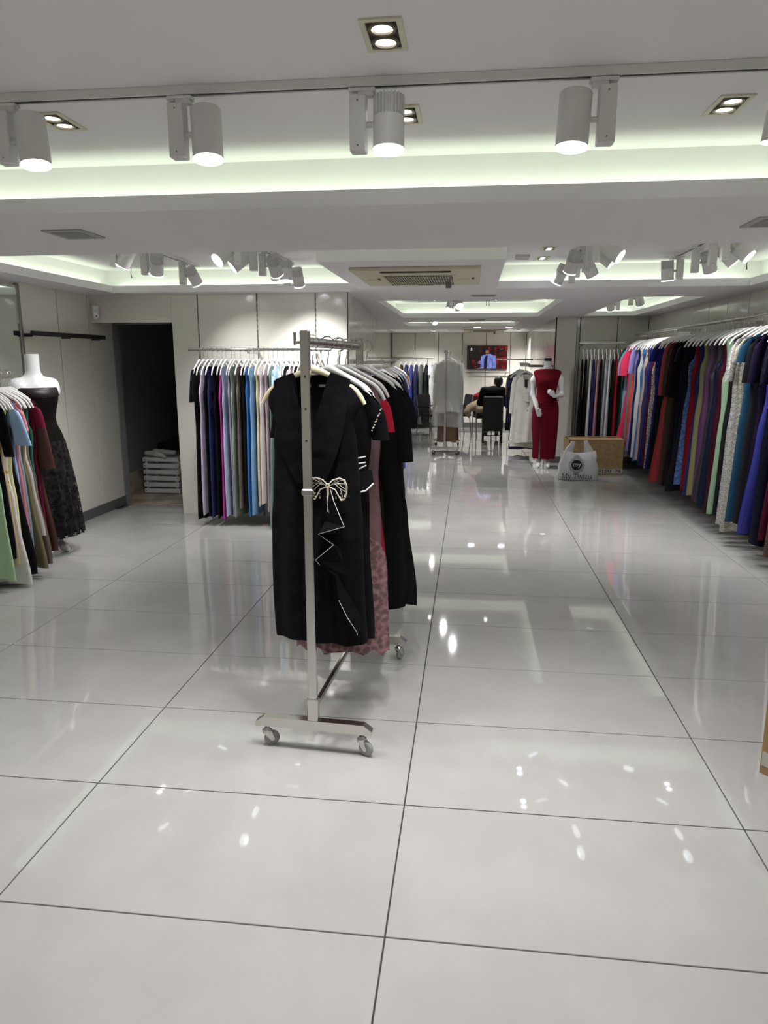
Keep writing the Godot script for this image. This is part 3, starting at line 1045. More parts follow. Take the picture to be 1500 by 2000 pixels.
	for i in list.size():
		var g: Dictionary = list[i]
		var p: Vector3 = xf * Vector3(g.get("x", 0.0), ry, g.z)
		hang(p, turn, mats[g.get("h", "hanger_white")], "%s hanger of the %s on the front rack" % [g.hn, g.d], "hangers on the front rolling rack", 0.185 if g.has("s") else 0.2, 0.024, 0.8)
		var o := garment(g, p, turn, "%s on the front rolling rack" % g.d, grp, 0.024, i)
		if g.has("lace"):
			var lm := MB.new()
			var rows := []
			for r in 8:
				var t := r / 7.0
				var row := []
				for k in 24:
					var a := TAU * k / 24
					row.append(Vector3(cos(a) * (0.212 + 0.012 * t), -0.86 - 0.41 * t + 0.05 * sin(a) * (1.0 - t) + (0.1 * absf(sin(a * 2.0)) if r == 0 else 0.0) + (0.015 * sin(k * 2.6) if r == 7 else 0.0), sin(a) * (0.062 + 0.006 * sin(a * 5.0))))
				rows.append(row)
			lm.grid(rows, true, 3, true)
			obj("lace_hem", lm, cloth("987678", "lace"), o)
		if i == 0:
			for q in [[Vector3(0.115, -0.352, 0.05), Vector3(0.165, -0.34, 0.046)], [Vector3(0.115, -0.372, 0.05), Vector3(0.165, -0.364, 0.046)], [Vector3(0.12, -0.4, 0.05), Vector3(0.168, -0.376, 0.046)]]:
				var b := MB.new()
				b.tube(q, 0.0032, 6)
				obj("white_stripe", b, mats.trim_white, o)
			var pb := MB.new()
			var fr := [Vector3(0.11, -0.42, 0.045), Vector3(0.15, -0.4, 0.05), Vector3(0.19, -0.395, 0.04)]
			var ed := [Vector3(0.125, -0.49, 0.06), Vector3(0.17, -0.478, 0.07), Vector3(0.2, -0.448, 0.055)]
			pb.grid([fr, ed])
			var pep := obj("peplum", pb, cloth("0d0d11"), o)
			var pt := MB.new()
			pt.tube(ed, 0.0035, 6)
			obj("white_edge", pt, mats.trim_white, pep)
			var cu := MB.new()
			for k in 12:
				cu.lathe([Vector2(0, -0.004), Vector2(0.004, 0), Vector2(0, 0.004)], 6, Transform3D(Basis.IDENTITY, Vector3(0.19 + 0.0035 * k, -0.235 + 0.008 * k + 0.003 * sin(k * 2.0), 0.036)), false)
			obj("crystal_cuff", cu, mats.pearl, o)


func build_far_rack():
	var pos := Vector3(-0.4, 0, -12.95)
	rolling_rack(pos, 0.0, 1.35, 1.78, 0.5, "steel rolling rack with film-covered suits in the corridor", mats.dark_metal)
	var list := [["pale grey film-covered suit with brown trousers, nearest on corridor rolling rack", "e2e1dd", 0.5], ["dark beige film-covered suit, second on the corridor rolling rack", "a49a88", 0.22], ["stone grey film-covered suit, third on the corridor rolling rack", "b9b6b0", -0.08], ["oatmeal film-covered suit, last on the corridor rolling rack", "bfb6a6", -0.38]]
	for i in list.size():
		var p := pos + Vector3(0.03, 1.738, list[i][2])
		hang(p, 0.0, mats.hanger_white, "white hanger of the %s" % list[i][0].split(",")[0] + [", nearest", ", second", ", third", ", last"][i], "hangers on the corridor rolling rack", 0.17, 0.024)
		var o := thing("covered_suit", list[i][0], "suit", p + Vector3(0, -0.112, 0), 0.0, "suits on the corridor rolling rack")
		obj("jacket", dress_mesh("coat", 0.9, 0.034, 0.04, i % 4), cloth(list[i][1]), o)
		for side in [-1.0, 1.0]:
			obj("sleeve", sleeve_mesh("long", 0.028, side), cloth(list[i][1]), o)
		obj("trousers", dress_mesh("column", 1.42, 0.012, 0.02, (i + 1) % 4, 17, 24, 0.12, 0.5), cloth("6b5848"), o)
		obj("film_cover", dress_mesh("wide", 1.15, 0.058, 0.02, (i + 2) % 4), mats.film, o)


# ---------------------------------------------------------------- smooth bodies from tapered capsules
func smooth_body(mb: MB, bones: Array, cell: float, k: float):
	var lo := Vector3.INF
	var hi := -Vector3.INF
	for b in bones:
		var r: float = maxf(b[2], b[3]) + k + cell * 2.0
		lo = lo.min(b[0] - Vector3.ONE * r).min(b[1] - Vector3.ONE * r)
		hi = hi.max(b[0] + Vector3.ONE * r).max(b[1] + Vector3.ONE * r)
	var n := Vector3i(((hi - lo) / cell).ceil()) + Vector3i.ONE
	var field := PackedFloat32Array()
	field.resize(n.x * n.y * n.z)
	field.fill(1.0)
	for b in bones:
		var a: Vector3 = b[0]
		var ab: Vector3 = b[1] - a
		var l2 := maxf(ab.length_squared(), 1e-9)
		var pad: float = maxf(b[2], b[3]) + k + cell * 1.5
		var p0 := Vector3i(((a.min(b[1]) - Vector3.ONE * pad - lo) / cell).floor()).max(Vector3i.ZERO)
		var p1 := Vector3i(((a.max(b[1]) + Vector3.ONE * pad - lo) / cell).ceil()).min(n - Vector3i.ONE)
		for z in range(p0.z, p1.z + 1):
			for y in range(p0.y, p1.y + 1):
				for x in range(p0.x, p1.x + 1):
					var p := lo + Vector3(x, y, z) * cell
					var t := clampf((p - a).dot(ab) / l2, 0.0, 1.0)
					var dd := (p - a - ab * t).length() - lerpf(b[2], b[3], t)
					var i := x + n.x * (y + n.y * z)
					var f := field[i]
					var h := maxf(k - absf(f - dd), 0.0) / k
					field[i] = minf(f, dd) - h * h * k * 0.25
	var verts := {}
	var off := []
	for i in 8:
		off.append(Vector3i(i & 1, (i >> 1) & 1, (i >> 2) & 1))
	var edges := [[0, 1], [2, 3], [4, 5], [6, 7], [0, 2], [1, 3], [4, 6], [5, 7], [0, 4], [1, 5], [2, 6], [3, 7]]
	var idx := []
	for o in off:
		idx.append(o.x + n.x * (o.y + n.y * o.z))
	for z in n.z - 1:
		for y in n.y - 1:
			for x in n.x - 1:
				var i := x + n.x * (y + n.y * z)
				if absf(field[i]) > cell * 2.2:
					continue
				var mask := 0
				for q in 8:
					if field[i + idx[q]] < 0.0:
						mask |= 1 << q
				if mask == 0 or mask == 255:
					continue
				var sum := Vector3.ZERO
				var cnt := 0
				for e in edges:
					var f0 := field[i + idx[e[0]]]
					var f1 := field[i + idx[e[1]]]
					if (f0 < 0.0) != (f1 < 0.0):
						sum += Vector3(off[e[0]]).lerp(Vector3(off[e[1]]), f0 / (f0 - f1))
						cnt += 1
				verts[i] = lo + (Vector3(x, y, z) + sum / cnt) * cell
	mb.group(5)
	var st := [1, n.x, n.x * n.y]
	for i in verts:
		var f0 := field[i]
		for a in 3:
			var f1 := field[i + st[a]]
			if (f0 < 0.0) == (f1 < 0.0):
				continue
			var u: int = st[(a + 1) % 3]
			var v: int = st[(a + 2) % 3]
			if not (verts.has(i - u) and verts.has(i - v) and verts.has(i - u - v)):
				continue
			if f0 < 0.0:
				mb.quad(verts[i], verts[i - u], verts[i - u - v], verts[i - v])
			else:
				mb.quad(verts[i], verts[i - v], verts[i - u - v], verts[i - u])


func both(bones: Array) -> Array:
	var out := bones.duplicate()
	for b in bones:
		if absf(b[0].x) > 0.001 or absf(b[1].x) > 0.001:
			out.append([b[0] * Vector3(-1, 1, 1), b[1] * Vector3(-1, 1, 1), b[2], b[3]])
	return out


func trunk() -> Array:
	return both([
		[Vector3(0, 1.42, -0.01), Vector3(0, 1.6, 0), 0.06, 0.053], [Vector3(0.03, 1.43, -0.01), Vector3(0.135, 1.405, -0.01), 0.055, 0.05], [Vector3(0.0, 1.36, -0.005), Vector3(0.1, 1.35, -0.005), 0.085, 0.07],
		[Vector3(0.075, 1.29, 0.05), Vector3(0.075, 1.285, 0.06), 0.062, 0.055], [Vector3(0.05, 1.25, 0), Vector3(0.045, 1.1, 0), 0.085, 0.075], [Vector3(0.05, 1.0, 0), Vector3(0.07, 0.93, -0.005), 0.09, 0.1],
		[Vector3(0.085, 0.9, 0), Vector3(0.075, 0.52, 0.01), 0.088, 0.055], [Vector3(0.075, 0.52, 0.01), Vector3(0.072, 0.36, -0.01), 0.052, 0.05], [Vector3(0.072, 0.36, -0.01), Vector3(0.07, 0.11, -0.02), 0.048, 0.03],
		[Vector3(0.07, 0.1, -0.02), Vector3(0.07, 0.045, 0.1), 0.032, 0.024], [Vector3(0.07, 0.045, 0.1), Vector3(0.072, 0.03, 0.155), 0.026, 0.02],
	])


func mannequin_base(t: Node3D, m: Material):
	var b := MB.new()
	b.lathe([Vector2(0, 0.001), Vector2(0.19, 0.001), Vector2(0.19, 0.009), Vector2(0, 0.009)], 40)
	obj("base_plate", b, m, t)
	var r := MB.new()
	r.tube([Vector3(0.0, 0.005, -0.06), Vector3(0.04, 0.3, -0.03)], 0.008, 10)
	obj("support_rod", r, mats.chrome, t)


func loft(mb: MB, rings: Array, segs: int, folds: int, a0 := 0.0, a1 := TAU, twist := 0.0, gap: Array = []):
	# rings: [y, rx, rz, fold depth, dx, dz]
	var rows := []
	for j in rings.size():
		var g: Array = rings[j]
		var row := []
		var closed := gap.is_empty()
		for k in (segs if closed else segs + 1):
			var lo := a0
			var hi := a1
			if not closed:
				lo = gap[0] + gap[1] * clampf((gap[2] - g[0]) / gap[2], 0.0, 1.0)
				hi = gap[0] + TAU - gap[1] * clampf((gap[2] - g[0]) / gap[2], 0.0, 1.0)
			var a := lo + (hi - lo) * k / segs
			var w: float = g[3] * sin(a * folds + j * twist) + g[3] * 0.5 * sin(a * (folds * 2 + 3) + 1.0)
			row.append(Vector3(cos(a) * (g[1] + w) + (g[4] if g.size() > 4 else 0.0), g[0] + (0.004 * sin(a * folds) if j == rings.size() - 1 else 0.0), sin(a) * (g[2] + w) + (g[5] if g.size() > 5 else 0.0)))
		rows.append(row)
	mb.grid(rows, true, 3, gap.is_empty())


func spaced(keys: Array, n: int) -> Array:
	var out := []
	for i in n + 1:
		var f := float(i) / n * (keys.size() - 1)
		var k := mini(int(f), keys.size() - 2)
		var u := f - k
		var row := []
		for c in keys[k].size():
			var p0: float = keys[maxi(k - 1, 0)][c]
			var p1: float = keys[k][c]
			var p2: float = keys[k + 1][c]
			var p3: float = keys[mini(k + 2, keys.size() - 1)][c]
			row.append(cubic_interpolate(p1, p2, p0, p3, u))
		out.append(row)
	return out


func hand_bones(wrist: Vector3, dir: Vector3, palm_n: Vector3, thumb_side: float, curl: float) -> Array:
	var d := dir.normalized()
	var nrm := (palm_n - d * palm_n.dot(d)).normalized()
	var side := d.cross(nrm)
	var out := [[wrist, wrist + d * 0.03, 0.021, 0.022]]
	for f in 4:
		var off := (f - 1.5) * 0.018
		var root: Vector3 = wrist + d * 0.07 + side * off
		out.append([wrist + d * 0.02 + side * off * 0.6, root, 0.014, 0.011])
		var l: float = [0.062, 0.075, 0.07, 0.055][f if thumb_side < 0 else 3 - f]
		var d1 := (d + side * off * 2.0 - nrm * curl * 0.4).normalized()
		var j1 := root + d1 * l * 0.5
		var d2 := (d1 - nrm * curl).normalized()
		out.append([root, j1, 0.0095, 0.0085])
		out.append([j1, j1 + d2 * l * 0.5, 0.0085, 0.0065])
	var tb := wrist + d * 0.025 + side * thumb_side * 0.022
	var td := (d * 0.7 + side * thumb_side * 0.7 - nrm * 0.3).normalized()
	out.append([tb, tb + td * 0.035, 0.012, 0.01])
	out.append([tb + td * 0.035, tb + td * 0.035 + (td + d * 0.5).normalized() * 0.03, 0.01, 0.007])
	return out


func build_mannequins():
	# strapless black gown at the left
	var t := thing("mannequin", "headless glossy white mannequin standing by the left wall", "mannequin", Vector3(-3.52, 0, -5.5), 1.0, "shop mannequins")
	var mb := MB.new()
	smooth_body(mb, trunk() + both([[Vector3(0.145, 1.395, -0.01), Vector3(0.168, 1.35, -0.015), 0.05, 0.044]]), 0.013, 0.05)
	obj("body", mb, mats.mannequin, t)
	var cap := MB.new()
	cap.lathe([Vector2(0.053, 1.59), Vector2(0.055, 1.645), Vector2(0.052, 1.65), Vector2(0, 1.65)], 28)
	obj("neck_cap", cap, mats.mannequin, t)
	mannequin_base(t, mats.glass_plate)
	var g := thing("strapless_gown", "long strapless dark brown gown with lace skirt on the left mannequin", "dress", t.position, 1.0)
	var m := MB.new()
	loft(m, spaced([[1.375, 0.155, 0.125, 0.0, 0, 0.005], [1.3, 0.168, 0.142, 0.0, 0, 0.012], [1.2, 0.148, 0.122, 0.0, 0, 0.005], [1.1, 0.142, 0.112, 0.001, 0, 0], [1.0, 0.178, 0.142, 0.003, 0, 0], [0.9, 0.198, 0.158, 0.005, 0, 0], [0.75, 0.208, 0.175, 0.007, 0, 0], [0.5, 0.222, 0.205, 0.011, 0, 0], [0.17, 0.236, 0.23, 0.014, 0, 0]], 28), 96, 17)
	obj("gown_body", m, cloth("0d0808"), g)
	var cu := MB.new()
	loft(cu, [[1.385, 0.158, 0.128, 0.0, 0, 0.005], [1.38, 0.166, 0.136, 0, 0, 0.008], [1.35, 0.172, 0.146, 0, 0, 0.01], [1.315, 0.176, 0.152, 0, 0, 0.012], [1.31, 0.17, 0.146, 0, 0, 0.012]], 48, 3)
	obj("folded_cuff", cu, cloth("1d1213", "satin"), g)
	var la := MB.new()
	loft(la, spaced([[0.95, 0.195, 0.16, 0.004, 0, 0], [0.75, 0.225, 0.19, 0.008, 0.0, 0], [0.5, 0.25, 0.235, 0.012, 0.0, 0], [0.16, 0.272, 0.275, 0.015, 0.0, 0]], 16), 96, 17)
	var lm := mat("lace_net", hexc("0c0707"), 0.95)
	lm.albedo_texture = tex.net
	lm.transparency = BaseMaterial3D.TRANSPARENCY_ALPHA_SCISSOR
	lm.alpha_scissor_threshold = 0.5
	tri_map(lm, 2.2)
	obj("lace_overlay", la, lm, g)

	# red dress by the pillar
	var r := thing("mannequin", "headless white mannequin with bent arm in front of the pillar", "mannequin", Vector3(1.15, 0, -11.0), -0.1, "shop mannequins")
	var rb := MB.new()
	var arms := [
		[Vector3(-0.15, 1.4, -0.01), Vector3(-0.195, 1.31, -0.01), 0.048, 0.042], [Vector3(-0.195, 1.31, -0.01), Vector3(-0.2, 1.1, 0.0), 0.042, 0.034], [Vector3(-0.2, 1.1, 0.0), Vector3(-0.135, 0.9, 0.13), 0.034, 0.022],
		[Vector3(0.15, 1.4, -0.01), Vector3(0.195, 1.31, -0.01), 0.048, 0.042], [Vector3(0.195, 1.31, -0.01), Vector3(0.215, 1.1, 0.01), 0.042, 0.034], [Vector3(0.215, 1.1, 0.01), Vector3(0.115, 1.075, 0.15), 0.034, 0.022],
	]
	smooth_body(rb, trunk() + arms, 0.013, 0.045)
	smooth_body(rb, hand_bones(Vector3(-0.135, 0.905, 0.13), Vector3(0.45, -0.9, 0.12), Vector3(0.1, 0, 1), -1.0, 0.25), 0.005, 0.012)
	smooth_body(rb, hand_bones(Vector3(0.118, 1.077, 0.148), Vector3(-0.7, 0.75, 0.3), Vector3(0.4, 0.2, 0.8), 1.0, 0.5), 0.005, 0.012)
	obj("body", rb, mats.mannequin, r)
	var nc := MB.new()
	nc.lathe([Vector2(0.053, 1.59), Vector2(0.054, 1.63), Vector2(0.05, 1.635)], 28)
	nc.lathe([Vector2(0.0, 1.634), Vector2(0.05, 1.635)], 28)
	obj("neck_cap", nc, mats.dark_metal, r)
	mannequin_base(r, mats.glass_plate)
	var rd := thing("slit_gown", "dark red sleeveless long dress with front slit on the pillar mannequin", "dress", r.position, -0.1)
	var dm := MB.new()
	var keys := spaced([[1.478, 0.085, 0.075, 0.0, 0, -0.005], [1.465, 0.15, 0.082, 0.0, 0, -0.005], [1.44, 0.198, 0.085, 0.0, 0, 0], [1.39, 0.2, 0.1, 0.0, 0, 0.005], [1.3, 0.172, 0.135, 0.0, 0, 0.015], [1.2, 0.152, 0.118, 0.001, 0, 0.01], [1.1, 0.138, 0.108, 0.0025, 0, 0.005], [1.0, 0.16, 0.12, 0.003, 0, 0], [0.9, 0.192, 0.135, 0.003, 0, 0], [0.7, 0.196, 0.145, 0.004, 0, 0], [0.4, 0.178, 0.14, 0.005, 0, 0], [0.14, 0.168, 0.135, 0.006, 0, 0]], 44)
	loft(dm, keys, 72, 9, 0, TAU, 0.5, [PI * 0.62, 0.09, 0.72])
	obj("gown_body", dm, cloth("6c0f20"), rd)
	var ru := MB.new()
	for k in 6:
		var y := 0.93 + 0.022 * k
		var line := []
		for i in 9:
			var a := PI * (0.02 + 0.1 * i)
			line.append(Vector3(cos(a) * 0.185, y + 0.035 * (i / 8.0) * (k - 2.5) * 0.6 - 0.01 * i, sin(a) * 0.135 + 0.002))
		ru.tube(line, [0.003, 0.006, 0.007, 0.007, 0.006, 0.005, 0.004, 0.003, 0.001], 6)
	obj("waist_ruching", ru, cloth("6c0f20"), rd)


# ---------------------------------------------------------------- chairs and the seated person
func chair(at: Vector3, turn: float, label: String):
	var t := thing("visitor_chair", label, "chair", at, turn, "black visitor chairs")
	var s := MB.new(false)
	s.box(Vector3(0, 0.44, 0), Vector3(0.44, 0.06, 0.44), 0.02)
	obj("seat", s, mats.black_paint, t)
	var b := MB.new(false)
	b.box(Vector3(0, 0.66, -0.215), Vector3(0.4, 0.44, 0.035), 0.015, Basis(Vector3.RIGHT, -0.1))
	obj("backrest", b, mats.black_paint, t)
	for x in [-0.21, 0.21]:
		var l := MB.new()
		l.tube([Vector3(x, 0.0, 0.22), Vector3(x, 0.42, 0.17), Vector3(x, 0.6, 0.14)], 0.011, 10)
		obj("leg", l, mats.grey_metal, t)
		var l2 := MB.new()
		l2.tube([Vector3(x, 0.0, -0.22), Vector3(x, 0.44, -0.17), Vector3(x, 0.85, -0.23)], 0.011, 10)
		obj("leg", l2, mats.grey_metal, t)
		var a := MB.new(false)
		a.box(Vector3(x, 0.62, -0.03), Vector3(0.04, 0.025, 0.36), 0.01)
		obj("armrest", a, mats.black_paint, t)


func build_seating():
	chair(Vector3(-0.22, 0, -15.75), -1.2, "black armchair with metal legs behind the corridor rolling rack")
	chair(Vector3(-0.82, 0, -15.6), 0.9, "black armchair mostly hidden behind the film-covered suits")
	chair(Vector3(0.33, 0, -15.3), 0.2, "black chair with a beige coat and red cloth, beside the seated person")
	# large upholstered chair seen from behind
	var t := thing("upholstered_chair", "tall-backed black upholstered chair that the person sits in", "chair", Vector3(0.47, 0, -14.35), PI)
	var bk := MB.new(false)
	bk.box(Vector3(0, 0.58, -0.2), Vector3(0.4, 0.68, 0.06), 0.025)
	obj("backrest", bk, mats.black_paint, t)
	var st := MB.new(false)
	st.box(Vector3(0, 0.42, 0.06), Vector3(0.42, 0.1, 0.46), 0.03)
	obj("seat", st, mats.black_paint, t)
	for x in [-0.18, 0.18]:
		for z in [-0.2, 0.25]:
			var l := MB.new(false)
			l.box(Vector3(x, 0.19, z), Vector3(0.035, 0.38, 0.035), 0.004)
			obj("leg", l, mats.black_paint, t)
	var sb := MB.new(false)
	sb.box(Vector3(0, 0.15, -0.2), Vector3(0.36, 0.02, 0.02), 0.003)
	obj("stretcher", sb, mats.black_paint, t)
	# person, back to the camera, leaning to the right
	var p := thing("person", "seated person in a dark jacket with short dark hair, back turned", "person", Vector3(0.47, 0.045, -14.42), 0.0)
	var skin := MB.new()
	var leg := [[Vector3(0.09, 0.53, -0.05), Vector3(0.11, 0.55, -0.46), 0.075, 0.055], [Vector3(0.11, 0.55, -0.46), Vector3(0.11, 0.12, -0.5), 0.053, 0.035], [Vector3(0.11, 0.06, -0.5), Vector3(0.12, 0.04, -0.64), 0.035, 0.03]]
	var arm := [[Vector3(0.19, 0.97, -0.1), Vector3(0.25, 0.72, -0.18), 0.05, 0.042], [Vector3(0.25, 0.72, -0.18), Vector3(0.15, 0.66, -0.42), 0.04, 0.027], [Vector3(0.15, 0.66, -0.42), Vector3(0.11, 0.655, -0.5), 0.025, 0.02]]
	var torso := [[Vector3(-0.07, 0.55, -0.05), Vector3(0.07, 0.55, -0.05), 0.1, 0.1], [Vector3(0, 0.58, -0.05), Vector3(0.02, 0.92, -0.08), 0.125, 0.115], [Vector3(-0.12, 0.95, -0.09), Vector3(0.15, 0.95, -0.09), 0.075, 0.075], [Vector3(0.02, 0.98, -0.1), Vector3(0.07, 1.08, -0.14), 0.05, 0.045]]
	var head := [[Vector3(0.1, 1.1, -0.18), Vector3(0.105, 1.15, -0.165), 0.07, 0.083], [Vector3(0.115, 1.06, -0.22), Vector3(0.12, 1.075, -0.235), 0.035, 0.03], [Vector3(0.135, 1.1, -0.255), Vector3(0.14, 1.09, -0.262), 0.016, 0.014], [Vector3(0.175, 1.1, -0.17), Vector3(0.182, 1.12, -0.168), 0.016, 0.014], [Vector3(0.025, 1.1, -0.17), Vector3(0.018, 1.12, -0.168), 0.016, 0.014]]
	smooth_body(skin, torso + both(leg) + both(arm) + head, 0.016, 0.035)
	obj("body", skin, mat("skin", hexc("c59a80"), 0.6), p)
	var swell := func(list: Array, by: float): return list.map(func(q): return [q[0], q[1], q[2] + by, q[3] + by])
	var jk := MB.new()
	smooth_body(jk, swell.call(torso.slice(0, 3), 0.02) + swell.call(both(arm.slice(0, 2)), 0.018), 0.018, 0.05)
	obj("jacket", jk, cloth("15161d"), p)
	var tr := MB.new()
	smooth_body(tr, swell.call(both(leg.slice(0, 2)), 0.015), 0.018, 0.04)
	obj("trousers", tr, cloth("8f8678"), p)
	var sh := MB.new()
	smooth_body(sh, swell.call([leg[2]], 0.01), 0.014, 0.02)
	var shoe := sh.done()
	obj("shoe", shoe, mats.black_paint, p)
	obj("shoe", shoe, mats.black_paint, p, Vector3(-0.23, 0, 0))
	var hr := MB.new()
	smooth_body(hr, [[Vector3(0.1, 1.14, -0.16), Vector3(0.103, 1.165, -0.155), 0.086, 0.088], [Vector3(0.09, 1.08, -0.13), Vector3(0.1, 1.12, -0.13), 0.06, 0.07]], 0.012, 0.03)
	obj("hair", hr, mat("hair", hexc("17130f"), 0.5), p)
	# coat and red cloth thrown over the neighbouring chair
	var c := thing("beige_coat", "beige padded coat slung over the chair beside the seated person", "coat", Vector3(0.2, 0, -15.2))
	var cm := MB.new()
	smooth_body(cm, [[Vector3(-0.2, 0.63, 0.1), Vector3(0.12, 0.78, 0.06), 0.07, 0.09], [Vector3(-0.25, 0.55, 0.14), Vector3(-0.12, 0.66, 0.12), 0.06, 0.08], [Vector3(-0.2, 0.44, 0.16), Vector3(-0.22, 0.55, 0.14), 0.025, 0.06], [Vector3(0.0, 0.6, 0.1), Vector3(0.1, 0.62, 0.1), 0.08, 0.08]], 0.018, 0.04)
	obj("coat_body", cm, cloth("a5937f"), c)
	var rc := thing("red_cloth", "red cloth draped on the chair back beside the seated person", "cloth", Vector3(0.22, 0, -15.25))
	var rm := MB.new()
	smooth_body(rm, [[Vector3(-0.1, 0.86, -0.1), Vector3(0.15, 0.98, -0.05), 0.04, 0.045], [Vector3(0.0, 0.86, -0.06), Vector3(0.14, 0.9, -0.02), 0.05, 0.05]], 0.018, 0.04)
	obj("cloth_body", rm, cloth("b5302a"), rc)


# ---------------------------------------------------------------- screen, air conditioner, fittings
func paint_screen() -> ImageTexture:
	var w := 320
	var h := 180
	var im := Image.create(w, h, false, Image.FORMAT_RGB8)
	var n := FastNoiseLite.new()
	n.seed = 8
	n.frequency = 0.018
	for y in h:
		for x in w:
			var u := float(x) / w
			var v := float(y) / h
			var k := n.get_noise_2d(x, y) * 0.5 + 0.5
			var c := Color(0.07, 0.03, 0.04).lerp(Color(0.42, 0.05, 0.05), smoothstep(0.45, 0.75, k))
			if u > 0.68:
				c = Color(0.25, 0.03, 0.03).lerp(Color(0.55, 0.08, 0.07), smoothstep(0.4, 0.6, k))
			if u > 0.73 and u < 0.95 and v > 0.1 and v < 0.48 and k > 0.5:
				c = Color(0.06, 0.04, 0.04)
			if u < 0.3 and v < 0.6:
				c = c.lerp(Color(0.04, 0.03, 0.06), 0.7)
			# suited figure: shirt, dark tie, face and hair
			var wide := 0.05 + 0.13 * smoothstep(0.34, 0.46, v) + 0.02 * v
			if absf(u - 0.53) < wide and v > 0.34:
				c = Color(0.4, 0.45, 0.74).lerp(Color(0.6, 0.66, 0.94), k * 0.6 + 0.4 * sin(u * 40.0) * sin(v * 13.0))
				if absf(absf(u - 0.53) - 0.105) < 0.007 and v > 0.55:
					c = Color(0.22, 0.24, 0.42)
			if v > 0.66 and v < 0.78 and u > 0.29 and u < 0.38:
				c = Color(0.45, 0.5, 0.78)
			if absf(u - 0.485 + (v - 0.4) * 0.06) < 0.028 + 0.02 * (v - 0.4) and v > 0.42:
				c = Color(0.03, 0.03, 0.06)
			var fx := (u - 0.5) / 0.045
			var fy := (v - 0.24) / 0.15
			if fx * fx + fy * fy < 1.0:
				c = Color(0.62, 0.38, 0.3) if v > 0.18 else Color(0.07, 0.04, 0.03)
			if absf(u - 0.5) < 0.03 and v > 0.29 and v < 0.33:
				c = Color(0.25, 0.13, 0.1)
			var hx := (u - 0.29) / 0.035
			var hy := (v - 0.73) / 0.05
			if hx * hx + hy * hy < 1.0:
				c = Color(0.5, 0.33, 0.3)
			if v > 0.9 and u > 0.15 and u < 0.42 and v > 1.02 - (u - 0.15) * 0.35:
				c = Color(0.55, 0.55, 0.62)
			# station mark at upper left
			var lx := (u - 0.105) / 0.03
			var ly := (v - 0.14) / 0.06
			if lx > -1.0 and lx < 0.8 and absf(ly) < 1.0 - maxf(0.0, lx) and (absf(lx) > 0.45 or absf(ly) > 0.55):
				c = Color(0.85, 0.85, 0.88)
			if v > 0.12 and v < 0.15 and ((u > 0.82 and u < 0.85) or (u > 0.87 and u < 0.9)):
				c = Color(0.6, 0.45, 0.45)
			im.set_pixel(x, y, c)
	return ImageTexture.create_from_image(im)


